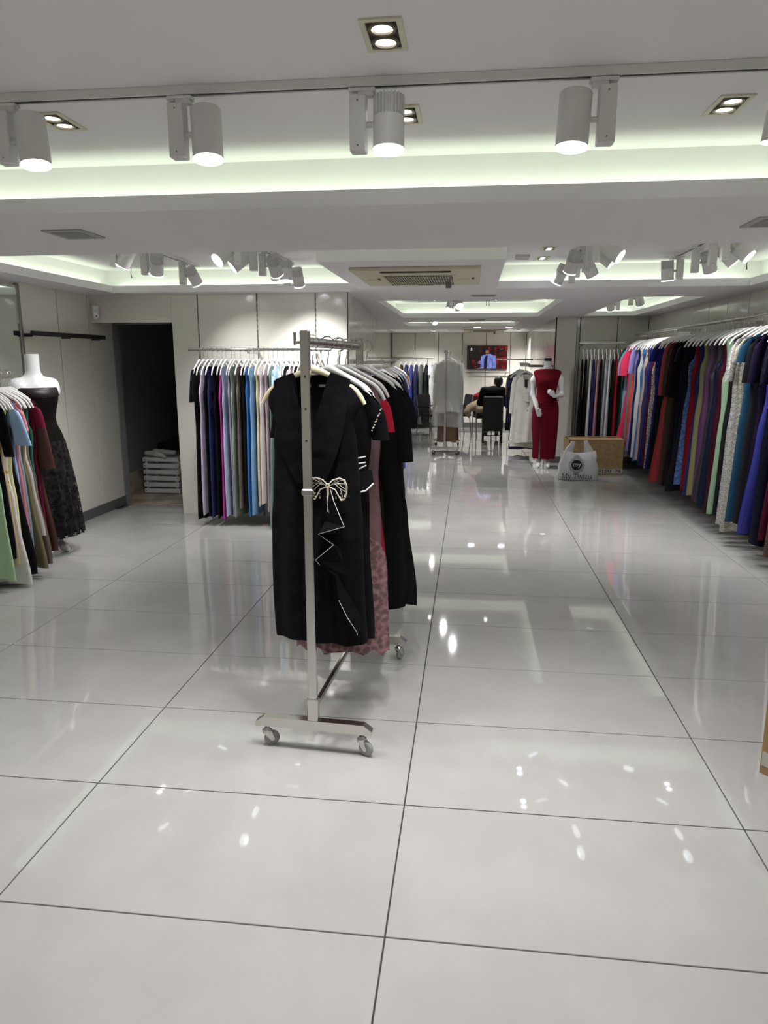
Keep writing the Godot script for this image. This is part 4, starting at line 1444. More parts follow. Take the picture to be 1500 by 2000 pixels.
func build_fittings():
	# television
	var t := thing("wall_television", "flat television on the back wall showing a man in a blue shirt", "television", Vector3(0.4, 1.67, -17.45))
	var b := MB.new(false)
	b.box(Vector3.ZERO, Vector3(0.95, 0.55, 0.05), 0.006)
	obj("television_body", b, mats.black_paint, t)
	var scr := QuadMesh.new()
	scr.size = Vector2(0.92, 0.52)
	var sm := mat("tv_screen", Color(0.02, 0.02, 0.02), 0.2)
	sm.emission_enabled = true
	sm.emission = Color.BLACK
	sm.emission_texture = paint_screen()
	sm.emission_energy_multiplier = screen_glow
	obj("tv_screen", scr, sm, t, Vector3(0, 0, 0.0262))
	var al := AreaLight3D.new()
	al.area_size = Vector2(0.92, 0.52)
	al.light_color = Color(0.75, 0.5, 0.6)
	al.light_energy = 0.03
	al.area_range = 30.0
	al.shadow_enabled = true
	al.position = Vector3(0, 0, 0.03)
	al.rotation.y = PI
	al.name = "screen_light"
	t.add_child(al)
	rail(Vector3(-0.1, 1.32, -17.38), Vector3(0.95, 1.32, -17.38), 0.014, mats.grey_metal, "empty grey rail under the television", [[Vector3(0.0, 1.32, -17.38), Vector3(0.0, 1.32, -17.5)], [Vector3(0.85, 1.32, -17.38), Vector3(0.85, 1.32, -17.5)]])
	rail(Vector3(0.55, 1.62, -15.3), Vector3(1.29, 1.62, -15.3), 0.014, mats.grey_metal, "empty grey arm rail on the corridor's right wall near television", [])

	# ceiling cassette
	ac_unit(Vector3(-0.41, SOFFIT, -5.8), Vector2(0.94, 1.08), "cream ceiling air conditioner in the middle recess")
	ac_unit(Vector3(0.3, SOFFIT, -16.2), Vector2(0.9, 0.9), "distant cream ceiling air conditioner above the television")
	# square vents in the soffit
	for q in [[Vector3(-2.08, SOFFIT, -3.73), "square grey ceiling speaker panel at the left of the beam"], [Vector3(1.42, SOFFIT, -3.8), "square grey ceiling speaker panel cut by the right picture edge"]]:
		var s := thing("ceiling_speaker", q[1], "speaker", q[0], 0, "square soffit panels")
		var f := MB.new(false)
		f.box(Vector3(0, -0.004, 0), Vector3(0.22, 0.008, 0.25), 0.003)
		obj("frame", f, mat("vent_grey", hexc("b3b2ae"), 0.6), s)
		var g := MB.new(false)
		g.box(Vector3(0, -0.009, 0), Vector3(0.15, 0.003, 0.18), 0.001)
		obj("grille", g, mat("vent_dark", hexc("97968f"), 0.8), s)
	for q in [[Vector3(0.12, SOFFIT, -7.6), "slotted air vent in the soffit before the corridor recess"], [Vector3(0.1, SOFFIT, -12.1), "slotted air vent in the corridor soffit, farther"], [Vector3(-0.05, SOFFIT, -15.0), "slotted air vent in the soffit near the television"]]:
		var s := thing("slot_vent", q[1], "air vent", q[0], 0, "slot vents in the soffit")
		var f := MB.new(false)
		f.box(Vector3(0, -0.003, 0), Vector3(0.26, 0.006, 0.16), 0.002)
		obj("frame", f, mat("vent_grey", hexc("b3b2ae"), 0.6), s)
		for k in 5:
			var g := MB.new(false)
			g.box(Vector3(0, -0.008, -0.05 + 0.025 * k), Vector3(0.22, 0.006, 0.008), 0.001)
			obj("slat", g, mat("vent_dark", hexc("97968f"), 0.8), s)
	var sd := thing("ceiling_detector", "small grey detector box on the ceiling right of air conditioner", "detector", Vector3(0.42, CEIL, -6.44))
	var db := MB.new(false)
	db.box(Vector3(0, -0.014, 0), Vector3(0.12, 0.028, 0.1), 0.004)
	obj("housing", db, mats.lamp_white, sd)
	var dl := MB.new(false)
	dl.box(Vector3(0, -0.03, 0), Vector3(0.1, 0.006, 0.05), 0.001)
	obj("cover", dl, mats.grey_metal, sd)
	# loose wires hanging from the ceiling
	for q in [[Vector3(-3.2, CEIL, -6.68), "loose wire dangling from the ceiling at the far left"], [Vector3(2.32, CEIL, -6.7), "loose wire dangling from the ceiling at the far right"], [Vector3(0.2, CEIL, -10.6), "loose wire dangling in the corridor recess, left one"], [Vector3(0.24, CEIL, -10.6), "loose wire dangling in the corridor recess, right one"]]:
		var w := MB.new()
		w.tube([Vector3.ZERO, Vector3(0.012, -0.03, 0), Vector3(0.008, -0.07, 0.004), Vector3(0.014, -0.11, 0)], [0.003, 0.003, 0.003, 0.005], 6)
		var o := obj("loose_wire", w, mats.dark_metal)
		o.position = q[0]
		tag(o, q[1], "wire", "loose ceiling wires")
	# motion sensor in the corner
	var ms := thing("motion_sensor", "white motion sensor high beside the dark doorway", "sensor", Vector3(-3.775, 2.08, -7.055), 0.35)
	var mb := MB.new(false)
	mb.box(Vector3.ZERO, Vector3(0.062, 0.135, 0.045), 0.014)
	obj("sensor_case", mb, mats.white_plastic, ms)
	var ml := MB.new(false)
	ml.box(Vector3(0, 0.01, 0.021), Vector3(0.046, 0.035, 0.008), 0.003)
	obj("sensor_window", ml, mat("sensor_lens", hexc("cfd2d6"), 0.2), ms)
	var me := MB.new()
	me.lathe([Vector2(0.007, 0), Vector2(0.006, 0.003), Vector2(0, 0.004)], 14, Transform3D(Basis(Vector3.RIGHT, PI / 2), Vector3(0.008, -0.042, 0.022)))
	obj("sensor_eye", me, mats.ink, ms)
	# dark rail on the left wall above the mannequin
	var dr := thing("wall_display_bar", "dark empty display bar on the left wall above the mannequin", "clothes rail", Vector3(-3.75, 1.83, -6.52))
	var d1 := MB.new(false)
	d1.box(Vector3.ZERO, Vector3(0.03, 0.04, 1.25), 0.003)
	obj("bar", d1, mats.dark_metal, dr)
	for z in [-0.55, 0.0, 0.6]:
		var d2 := MB.new(false)
		d2.box(Vector3(-0.055, -0.015, z), Vector3(0.09, 0.03, 0.012), 0.002)
		obj("bracket", d2, mats.dark_metal, dr)
	# tall mirror
	var mi := thing("wall_mirror", "tall wall mirror with dark grey frame at the left edge", "mirror", Vector3(-3.85, 0.1, -5.1))
	var gl := MB.new(false)
	gl.box(Vector3(0.012, 1.07, 0), Vector3(0.02, 2.1, 1.52))
	obj("mirror_glass", gl, mats.mirror, mi)
	for z in [-0.775, 0.775]:
		var fr := MB.new(false)
		fr.box(Vector3(0.014, 1.07, z), Vector3(0.03, 2.14, 0.035), 0.003)
		obj("frame_side", fr, mats.grey_metal, mi)


func ac_unit(at: Vector3, size: Vector2, label: String):
	var t := thing("ceiling_air_conditioner", label, "air conditioner", at)
	var w := size.x
	var l := size.y
	var p := MB.new(false)
	p.box(Vector3(0, -0.012, 0), Vector3(w, 0.024, l), 0.006)
	obj("panel", p, mats.ac_cream, t)
	var gf := MB.new(false)
	gf.box(Vector3(0, -0.025, -0.06), Vector3(w * 0.62, 0.006, l * 0.56), 0.002)
	var g := obj("grille_frame", gf, mats.ac_cream, t)
	var rec := MB.new(false)
	rec.box(Vector3(0, -0.029, -0.06), Vector3(w * 0.55, 0.003, l * 0.5))
	obj("grille_back", rec, mats.ac_dark, g)
	for k in 26:
		var s := MB.new(false)
		s.box(Vector3(-w * 0.265 + w * 0.53 * k / 25.0, -0.033, -0.06), Vector3(0.005, 0.006, l * 0.5))
		obj("grille_slat", s, mats.ac_cream, g)
	for k in 5:
		var s := MB.new(false)
		s.box(Vector3(0, -0.034, -0.06 - l * 0.22 + l * 0.11 * k), Vector3(w * 0.54, 0.004, 0.005))
		obj("grille_crossbar", s, mats.ac_cream, g)
	for s in [-1.0, 1.0]:
		var v := MB.new(false)
		v.box(Vector3(0, -0.026, s * l * 0.4), Vector3(w * 0.55, 0.006, 0.06), 0.002)
		obj("air_slot", v, mats.ac_dark, t)
		var f := MB.new(false)
		f.box(Vector3(0, -0.031, s * l * 0.4), Vector3(w * 0.52, 0.006, 0.035), 0.002, Basis(Vector3.RIGHT, 0.25 * s))
		obj("air_flap", f, mats.ac_cream, t)
		var c := MB.new()
		var cx := Transform3D(Basis(Vector3.RIGHT, PI), Vector3(s * w * 0.39, -0.024, -0.08))
		c.lathe([Vector2(0.065, 0), Vector2(0.06, 0.006), Vector2(0.04, 0.009), Vector2(0, 0.009)], 24, cx)
		obj("round_cap", c, mats.ac_cream, t)
		var k := MB.new(false)
		k.box(Vector3(s * w * 0.39 + 0.05, -0.026, -0.02), Vector3(0.02, 0.006, 0.1), 0.002)
		obj("dark_gap", k, mats.ac_dark, t)
	var sn := MB.new(false)
	sn.box(Vector3(w * 0.24, -0.06, -0.1), Vector3(0.045, 0.06, 0.03), 0.004)
	obj("hanging_sensor", sn, mats.grey_metal, t)


func lettering(text: String, size: float, depth: float, serif: bool, m: Material, parent: Node3D, called: String, at: Vector3, turn := 0.0, bold := false) -> MeshInstance3D:
	var tm := TextMesh.new()
	tm.text = text
	var f := SystemFont.new()
	f.font_names = ["Droid Serif" if serif else "Droid Sans"]
	f.font_weight = 700 if bold else 400
	tm.font = f
	tm.font_size = 64
	tm.pixel_size = size / 64.0
	tm.depth = depth
	var o := obj(called, tm, m, parent, at)
	o.rotation.y = turn
	return o


func build_goods():
	# carrier bag: squat body with two gathered handles
	var t := thing("carrier_bag", "white plastic carrier bag with black round emblem, beside the cardboard box", "bag", Vector3(1.505, 0, -9.9), -0.06)
	var m := MB.new()
	var rows := []
	var keys := spaced([[0.0, 0.24, 0.1], [0.015, 0.262, 0.125], [0.1, 0.268, 0.135], [0.2, 0.255, 0.13], [0.27, 0.24, 0.115], [0.33, 0.225, 0.08], [0.37, 0.215, 0.045]], 22)
	for j in keys.size():
		var g: Array = keys[j]
		var row := []
		for k in 56:
			var a := TAU * k / 56
			var c := cos(a)
			var s := sin(a)
			var top := smoothstep(0.2, 0.37, g[0])
			var crease := 0.006 * sin(a * 9.0 + g[0] * 14.0) * (0.25 + top) * (1.0 - 0.8 * smoothstep(0.4, 0.9, s) * (1.0 - top)) + 0.006 * sin(g[0] * 40.0 + a * 4.0) * (1.0 - smoothstep(0.3, 0.8, s))
			row.append(Vector3(signf(c) * pow(absf(c), 0.6) * (g[1] + crease), g[0] + 0.03 * top * absf(c), signf(s) * pow(absf(s), 0.45) * g[2] + crease))
		rows.append(row)
	m.grid(rows, true, 3, true)
	var white := mat("bag_film", hexc("e4e5e8"), 0.28)
	white.backlight_enabled = true
	white.backlight = Color(0.3, 0.3, 0.3)
	obj("bag_body", m, white, t)
	for s in [-1.0, 1.0]:
		for z in [-0.02, 0.02]:
			var h := MB.new()
			var hp := []
			var hr := []
			for i in 13:
				var f := i / 12.0
				hp.append(Vector3(s * (0.135 - 0.04 * f + 0.012 * sin(f * 5.0)), 0.29 + (0.25 if s > 0 else 0.23) * f, z * (1.0 - 0.4 * f) + 0.006 * sin(f * 9.0)))
				hr.append(lerpf(0.092, 0.022, pow(f, 0.8)) * (1.0 + 0.06 * sin(f * 14.0)))
			h.tube(hp, hr, 14, true, 0.4, Vector3.RIGHT)
			obj("handle", h, white, t)
	var bz := 0.142
	var em := MB.new(false)
	em.lathe([Vector2(0.0, 0.001), Vector2(0.07, 0.001), Vector2(0.07, 0.0), Vector2(0, 0)], 40, Transform3D(Basis(Vector3.RIGHT, PI / 2), Vector3(-0.03, 0.215, bz)))
	for k in 16:
		var a := TAU * k / 16
		var c := Vector3(-0.03 + cos(a) * 0.092, 0.215 + sin(a) * 0.092, bz)
		var loop := []
		for i in 9:
			var b := TAU * i / 8
			loop.append(c + Vector3(cos(a), sin(a), 0) * cos(b) * 0.013 + Vector3(-sin(a), cos(a), 0) * sin(b) * 0.011)
		em.tube(loop, 0.002, 4, false)
	for y in [0.325, 0.105]:
		for k in 3:
			var loop := []
			for i in 9:
				var b := TAU * i / 8
				loop.append(Vector3(-0.03 + (k - 1) * 0.022 + cos(b) * 0.009, y + (0.012 if k == 1 else 0.0) * signf(y - 0.2) + sin(b) * 0.016, bz - (0.012 if y > 0.3 else 0.0)))
			em.tube(loop, 0.002, 4, false)
	obj("emblem", em, mats.ink, t)
	lettering("my", 0.075, 0.0015, false, mats.trim_white, t, "emblem_lettering", Vector3(-0.03, 0.222, bz + 0.002), 0.0, true)
	lettering("My Twins", 0.088, 0.0015, true, mats.ink, t, "lettering", Vector3(-0.02, 0.062, bz + 0.001))

	box_carton(Vector3(1.79, 0, -10.5), Vector3(0.76, 0.5, 0.46), 0.03, "large brown cardboard box behind the white carrier bag", true)
	box_carton(Vector3(1.504, 0, -2.653), Vector3(0.52, 0.4, 0.4), -0.8, "brown cardboard box cut by the right picture edge", false)

	# white slatted crate in the lobby with things on it
	var c := thing("slatted_crate", "white slatted wooden crate in the dark doorway", "crate", Vector3(-3.7, 0.004, -8.35), 0.0)
	for s in [1.0, -1.0]:
		for k in 6:
			var b := MB.new(false)
			b.box(Vector3(0.0015 * sin(k * 5.0), 0.035 + 0.077 * k, 0.17 * s), Vector3(0.45, 0.052, 0.018), 0.003)
			var sl := obj("slat", b, mats.white_paint_wood, c)
			if s > 0:
				for x in [-0.2, 0.2]:
					var n := MB.new()
					n.lathe([Vector2(0.006, 0), Vector2(0.005, 0.002), Vector2(0, 0.002)], 10, Transform3D(Basis(Vector3.RIGHT, PI / 2), Vector3(x, 0.035 + 0.077 * k, 0.179)))
					obj("nail", n, mats.dark_metal, sl)
	for x in [-0.2, 0.2]:
		for k in 6:
			var b := MB.new(false)
			b.box(Vector3(x * 1.06, 0.035 + 0.077 * k, 0), Vector3(0.018, 0.052, 0.32), 0.003)
			obj("slat", b, mats.white_paint_wood, c)
		for z in [-0.145, 0.145]:
			var b := MB.new(false)
			b.box(Vector3(x * 0.94, 0.23, z), Vector3(0.03, 0.44, 0.03), 0.002)
			obj("corner_post", b, mats.white_paint_wood, c)
	var wc := thing("white_cloth", "crumpled white cloth lying on top of the slatted crate", "cloth", Vector3(-3.72, 0.462, -8.25))
	var wm := MB.new()
	smooth_body(wm, [[Vector3(-0.17, 0.035, 0.03), Vector3(-0.02, 0.03, 0.06), 0.028, 0.04], [Vector3(-0.02, 0.03, 0.06), Vector3(0.1, 0.0, 0.11), 0.035, 0.02], [Vector3(-0.1, 0.04, -0.05), Vector3(0.15, 0.035, -0.04), 0.035, 0.03]], 0.012, 0.03)
	obj("cloth_body", wm, cloth("cfcdc6"), wc)
	var bb := thing("black_bag", "black soft bag on the white cloth in the doorway", "bag", Vector3(-3.63, 0.52, -8.35))
	var bm := MB.new()
	smooth_body(bm, [[Vector3(-0.12, 0.05, 0), Vector3(0.14, 0.07, 0), 0.05, 0.07], [Vector3(-0.02, 0.08, -0.03), Vector3(0.12, 0.1, -0.02), 0.05, 0.06]], 0.014, 0.04)
	obj("bag_body", bm, cloth("121214"), bb)
	var rb := thing("red_backpack", "dark red backpack behind the black bag in the doorway", "backpack", Vector3(-3.5, 0.45, -8.75))
	var rm := MB.new()
	smooth_body(rm, [[Vector3(0, 0.1, 0), Vector3(0, 0.42, 0), 0.13, 0.1], [Vector3(0.0, 0.15, 0.1), Vector3(0, 0.25, 0.1), 0.08, 0.07]], 0.018, 0.04)
	obj("bag_body", rm, cloth("4a1418"), rb)
	var sp := MB.new(false)
	sp.box(Vector3(0, -0.23, 0), Vector3(0.3, 0.46, 0.3), 0.006)
	obj("stool_block", sp, mats.dark_wall, rb)


func box_carton(at: Vector3, s: Vector3, turn: float, label: String, opened: bool):
	var t := thing("cardboard_box", label, "box", at, turn, "brown cardboard boxes")
	var b := MB.new(false)
	var w := 0.006
	b.box(Vector3(0, s.y / 2, s.z / 2 - w / 2), Vector3(s.x, s.y, w), 0.001)
	b.box(Vector3(0, s.y / 2, -s.z / 2 + w / 2), Vector3(s.x, s.y, w), 0.001)
	b.box(Vector3(s.x / 2 - w / 2, s.y / 2, 0), Vector3(w, s.y, s.z - 2 * w), 0.001)
	b.box(Vector3(-s.x / 2 + w / 2, s.y / 2, 0), Vector3(w, s.y, s.z - 2 * w), 0.001)
	b.box(Vector3(0, 0.004, 0), Vector3(s.x - 2 * w, 0.006, s.z - 2 * w))
	obj("carton", b, mats.cardboard, t)
	for q in [[-1.0, 0.06], [1.0, 0.03]]:
		var f := MB.new(false)
		f.box(Vector3(0, s.y + 0.003 + q[1] * 0.3, q[0] * s.z * 0.25), Vector3(s.x, 0.004, s.z * 0.49), 0.001, Basis(Vector3.RIGHT, q[1] * 1.3 * q[0]) if opened else Basis.IDENTITY)
		obj("flap", f, mats.cardboard, t)
	var band := MB.new(false)
	band.box(Vector3(0, 0.065, s.z / 2 + 0.0012), Vector3(s.x - 0.01, 0.06, 0.0012))
	var bd := obj("printed_band", band, mat("print_grey", hexc("c2beb6"), 0.8), t)
	if opened:
		lettering("- PRETO", 0.062, 0.001, true, mats.ink, bd, "band_lettering", Vector3(0.1, 0.066, s.z / 2 + 0.0025), 0.0, true)
		lettering("PR", 0.062, 0.001, true, mats.ink, bd, "band_lettering", Vector3(0.325, 0.066, s.z / 2 + 0.0025), 0.0, true)
	else:
		lettering("PRETO", 0.06, 0.001, true, mats.ink, bd, "band_lettering", Vector3(-0.1, 0.066, s.z / 2 + 0.0025), 0.0, true)


var screen_glow := 0.5


# ---------------------------------------------------------------- garments and hangers
# half-width along the garment, as [share of the length, half-width]
const CUTS := {
	"column": [[0.0, 0.165], [0.05, 0.15], [0.1, 0.148], [0.16, 0.175], [0.32, 0.163], [0.48, 0.178], [1.0, 0.185]],
	"strap": [[0.0, 0.12], [0.05, 0.112], [0.1, 0.125], [0.15, 0.172], [0.3, 0.158], [0.48, 0.178], [1.0, 0.205]],
	"aline": [[0.0, 0.165], [0.05, 0.15], [0.1, 0.148], [0.16, 0.175], [0.3, 0.16], [0.5, 0.195], [1.0, 0.255]],
	"mermaid": [[0.0, 0.16], [0.05, 0.14], [0.1, 0.14], [0.16, 0.18], [0.3, 0.155], [0.48, 0.185], [0.75, 0.16], [1.0, 0.24]],
	"sleeved": [[0.0, 0.185], [0.06, 0.185], [0.16, 0.18], [0.3, 0.168], [0.48, 0.182], [1.0, 0.2]],
	"flare": [[0.0, 0.185], [0.06, 0.185], [0.16, 0.18], [0.3, 0.168], [0.48, 0.2], [1.0, 0.26]],
	"coat": [[0.0, 0.2], [0.06, 0.205], [0.2, 0.205], [0.5, 0.21], [1.0, 0.23]],
	"hero": [[0.0, 0.15], [0.045, 0.185], [0.07, 0.188], [0.13, 0.163], [0.2, 0.174], [0.38, 0.186], [0.5, 0.196], [1.0, 0.2]],
	"wide": [[0.0, 0.25], [0.06, 0.265], [0.2, 0.265], [1.0, 0.27]],
}


func along(keys: Array, t: float) -> float:
	for i in keys.size() - 1:
		if t <= keys[i + 1][0]:
			return lerpf(keys[i][1], keys[i + 1][1], smoothstep(keys[i][0], keys[i + 1][0], t))
	return keys[-1][1]


func dress_mesh(cut: String, length: float, thick: float, drop: float, seed_: int, cols := 17, rows := 24, slope := 0.085, folds := 1.0) -> ArrayMesh:
	# two cloth faces joined at the sides; the origin lies at the middle of the shoulder line
	var key := "%s_%.2f_%.3f_%.2f_%d_%d_%.1f" % [cut, length, thick, drop, seed_, cols, folds]
	if cache.has(key):
		return cache[key]
	var rng := RandomNumberGenerator.new()
	rng.seed = seed_ * 7919 + 13
	var ph := rng.randf() * TAU
	var ph2 := rng.randf() * TAU
	var k1 := rng.randf_range(3.0, 5.5)
	var k2 := rng.randf_range(6.0, 9.0)
	var lean := rng.randf_range(-0.02, 0.02)
	var keys: Array = CUTS[cut]
	var bend := rng.randf_range(0.8, 1.3)
	var flare := rng.randf_range(0.94, 1.1)
	var mb := MB.new()
	for face in 2:
		var sg := 1.0 if face == 0 else -1.0
		var grid := []
		for r in rows + 1:
			var t := pow(float(r) / rows, 1.25)
			var w := along(keys, pow(t, bend)) * lerpf(1.0, flare, smoothstep(0.3, 1.0, t))
			var row := []
			for c in cols + 1:
				var s := -1.0 + 2.0 * c / cols
				var a := absf(s)
				var top := -slope * a
				var neck := 0.46
				if a < neck:
					top -= (drop if face == 0 else minf(drop, 0.035)) * pow(1.0 - a / neck, 0.8 if drop > 0.15 else 0.5)
				var hem := -length + 0.012 * sin(s * k1 + ph) * folds
				var y := lerpf(top, hem, t)
				var d := thick * (0.35 + 0.65 * smoothstep(0.0, 0.14, t)) * (1.0 - 0.25 * exp(-pow((t - 0.31) / 0.1, 2.0))) * (1.0 + 0.5 * t)
				var open := smoothstep(0.2, 0.9, t) * folds
				var wave := sin(s * k1 * PI * 0.5 + ph) * 0.55 + sin(s * k2 * PI * 0.5 + ph2 + t) * 0.35
				var round_ := sqrt(maxf(0.0, 1.0 - s * s))
				var z := sg * d * pow(round_, 0.7) * (1.0 + 0.0 * sg) + wave * open * thick * 0.7 * (1.0 if a < 0.999 else 0.6)
				var x := s * w * (1.0 + 0.02 * sin(t * 5.0 + ph)) + lean * t + 0.008 * sin(t * 6.0 + ph2) * t
				row.append(Vector3(x, y, z))
			grid.append(row)
		mb.grid(grid, face == 1, 3)
	cache[key] = mb.done()
	return cache[key]


func sleeve_mesh(kind: String, thick: float, side: float) -> ArrayMesh:
	var key := "sleeve_%s_%.3f_%d" % [kind, thick, side]
	if cache.has(key):
		return cache[key]
	var lens := {"cap": 0.09, "short": 0.2, "elbow": 0.36, "long": 0.58, "puff": 0.4, "flutter": 0.3, "bell": 0.5}
	var l: float = lens[kind]
	var mb := MB.new()
	var grid := []
	for r in 11:
		var t := r / 10.0
		var half := lerpf(0.07, 0.048, t)
		if kind == "puff":
			half = 0.055 + 0.05 * sin(t * PI * 0.85)
		elif kind == "flutter" or kind == "bell":
			half = lerpf(0.06, 0.095, t)
		elif kind == "cap":
			half = lerpf(0.07, 0.06, t)
		var c := Vector3(side * (0.165 + (0.055 if kind != "cap" else 0.05) * pow(t, 0.6)), -0.075 - l * t, 0)
		var row := []
		for k in 14:
			var a := TAU * k / 14
			var crumple := 1.0 + 0.1 * sin(a * 3.0 + t * 5.0) * t
			row.append(c + Vector3(cos(a) * half * 0.75, -absf(cos(a)) * 0.03 * (1.0 - t) + cos(a) * side * -0.03 * (1.0 - t), sin(a) * maxf(thick * 0.95, 0.018) * crumple * (1.4 if kind == "puff" else 1.0)))
		grid.append(row)
	mb.grid(grid, true, 3, true)
	cache[key] = mb.done()
	return cache[key]


func hanger_mesh(half: float, fat: float) -> ArrayMesh:
	var key := "hanger_%.2f_%.3f" % [half, fat]
	if cache.has(key):
		return cache[key]
	var mb := MB.new()
	var pts := []
	var rad := []
	for i in 25:
		var s := -1.0 + i / 12.0
		var a := absf(s)
		var y := -0.1 * pow(a, 1.25) - (0.035 * pow(maxf(0.0, a - 0.75) / 0.25, 2.0))
		pts.append(Vector3(s * half, y, 0))
		rad.append(lerpf(0.016, 0.01, smoothstep(0.0, 0.35, a)) * (1.0 if a < 0.97 else 0.7))
	mb.tube(pts, rad, 8, true, fat, Vector3.UP)
	cache[key] = mb.done()
	return cache[key]


func hook_mesh(r: float) -> ArrayMesh:
	var key := "hook_%.3f" % r
	if cache.has(key):
		return cache[key]
	var mb := MB.new()
	var pts := [Vector3(0, -0.1, 0), Vector3(0, -0.062, 0), Vector3(0.004, -r - 0.018, 0)]
	for i in 13:
		var a := -PI * 0.45 + i * PI * 1.32 / 12.0
		pts.append(Vector3(cos(a) * r, sin(a) * r, 0))
	mb.tube(pts, 0.0018, 6)
	cache[key] = mb.done()
	return cache[key]


# one hanger on a rail; the node sits at the middle of the rail's section
func hang(at: Vector3, turn: float, m: Material, label: String, group: String, half := 0.195, rail_r := 0.016, fat := 0.6) -> Node3D:
	var t := thing("clothes_hanger", label, "hanger", at, turn, group)
	var h := obj("hook", hook_mesh(rail_r + 0.0045), mats.chrome, t)
	h.rotation.y = PI / 2 * 0.0
	obj("hanger_body", hanger_mesh(half, fat), m, t, Vector3(0, -0.1, 0))
	return t


const SLEEVED := ["cap", "short", "elbow", "long", "puff", "flutter", "bell"]


# one garment on its hanger: g is a dictionary of what the rack's list says
func garment(g: Dictionary, at: Vector3, turn: float, label: String, group: String, thick: float, seed_: int) -> Node3D:
	var m: Material = cloth(g.c, g.get("k", "matte"))
	var sl: String = g.get("s", "")
	var cut: String = g.get("cut", "sleeved" if sl in SLEEVED else "column")
	var o := thing(g.get("n", "evening_dress"), label, g.get("cat", "dress"), at + Vector3(0, -0.112, 0), turn, group)
	var cloth_body := dress_mesh(cut, g.get("l", 1.4), thick, g.get("v", 0.12), absi(seed_) % 9)
	obj("dress_body", cloth_body, m, o)
	extras(g, o, thick)
	if sl in SLEEVED:
		var sm: Material = cloth(g.sc, g.get("sk", "matte")) if g.has("sc") else m
		for side in [-1.0, 1.0]:
			obj("sleeve", sleeve_mesh(sl, thick, side), sm, o)
	return o


func rack_of(list: Array, place: Callable, rack: String, short: String, group: String, thick: float, hm := "hanger_white", rail_r := 0.016):
	var counts := {}
	for g in list:
		counts[g.d] = counts.get(g.d, 0) + 1
	for i in list.size():
		var g: Dictionary = list[i]
		var spot: Array = place.call(i, list.size())
		var tail := ""
		if counts[g.d] > 1:
			if i == 0:
				tail = " beside %s" % list[1].w
			elif i == list.size() - 1:
				tail = " beside %s" % list[i - 1].w
			else:
				tail = " between %s and %s" % [list[i - 1].w, list[i + 1].w]
		hang(spot[0], spot[1], mats[g.get("h", hm)], "%s hanger of the %s%s, %s" % [g.get("hn", "white"), g.d, tail, short], "hangers on the " + rack, 0.165 if g.get("s", "") in SLEEVED or g.get("cut", "") == "coat" else 0.195, rail_r)
		garment(g, spot[0], spot[1], "%s%s on the %s" % [g.d, tail, rack], group, thick, i * 3 + int(spot[0].x * 10.0))


func rail(a: Vector3, b: Vector3, r: float, m: Material, label: String, brackets: Array, square := false) -> Node3D:
	# wall rail: a bar and the arms that carry it; brackets are pairs [point on the bar, point on the wall]
	var t := thing("garment_rail", label, "clothes rail", (a + b) * 0.5)
	var o := (a + b) * 0.5
	var mb := MB.new()
	if square:
		mb.box(Vector3.ZERO, Vector3(0.03, 0.05, a.distance_to(b)), 0.004, Basis.looking_at((b - a).normalized(), Vector3.UP))
	else:
		mb.tube([a - o, b - o], r, 16)
	obj("bar", mb, m, t)
	for p in brackets:
		var k := MB.new(false)
		var d: Vector3 = p[1] - p[0]
		k.box((p[0] + p[1]) * 0.5 - o - Vector3(0, 0.022, 0), Vector3(0.012, 0.03, d.length()), 0.002, Basis.looking_at(d.normalized(), Vector3.UP))
		obj("bracket", k, m, t)
	return t


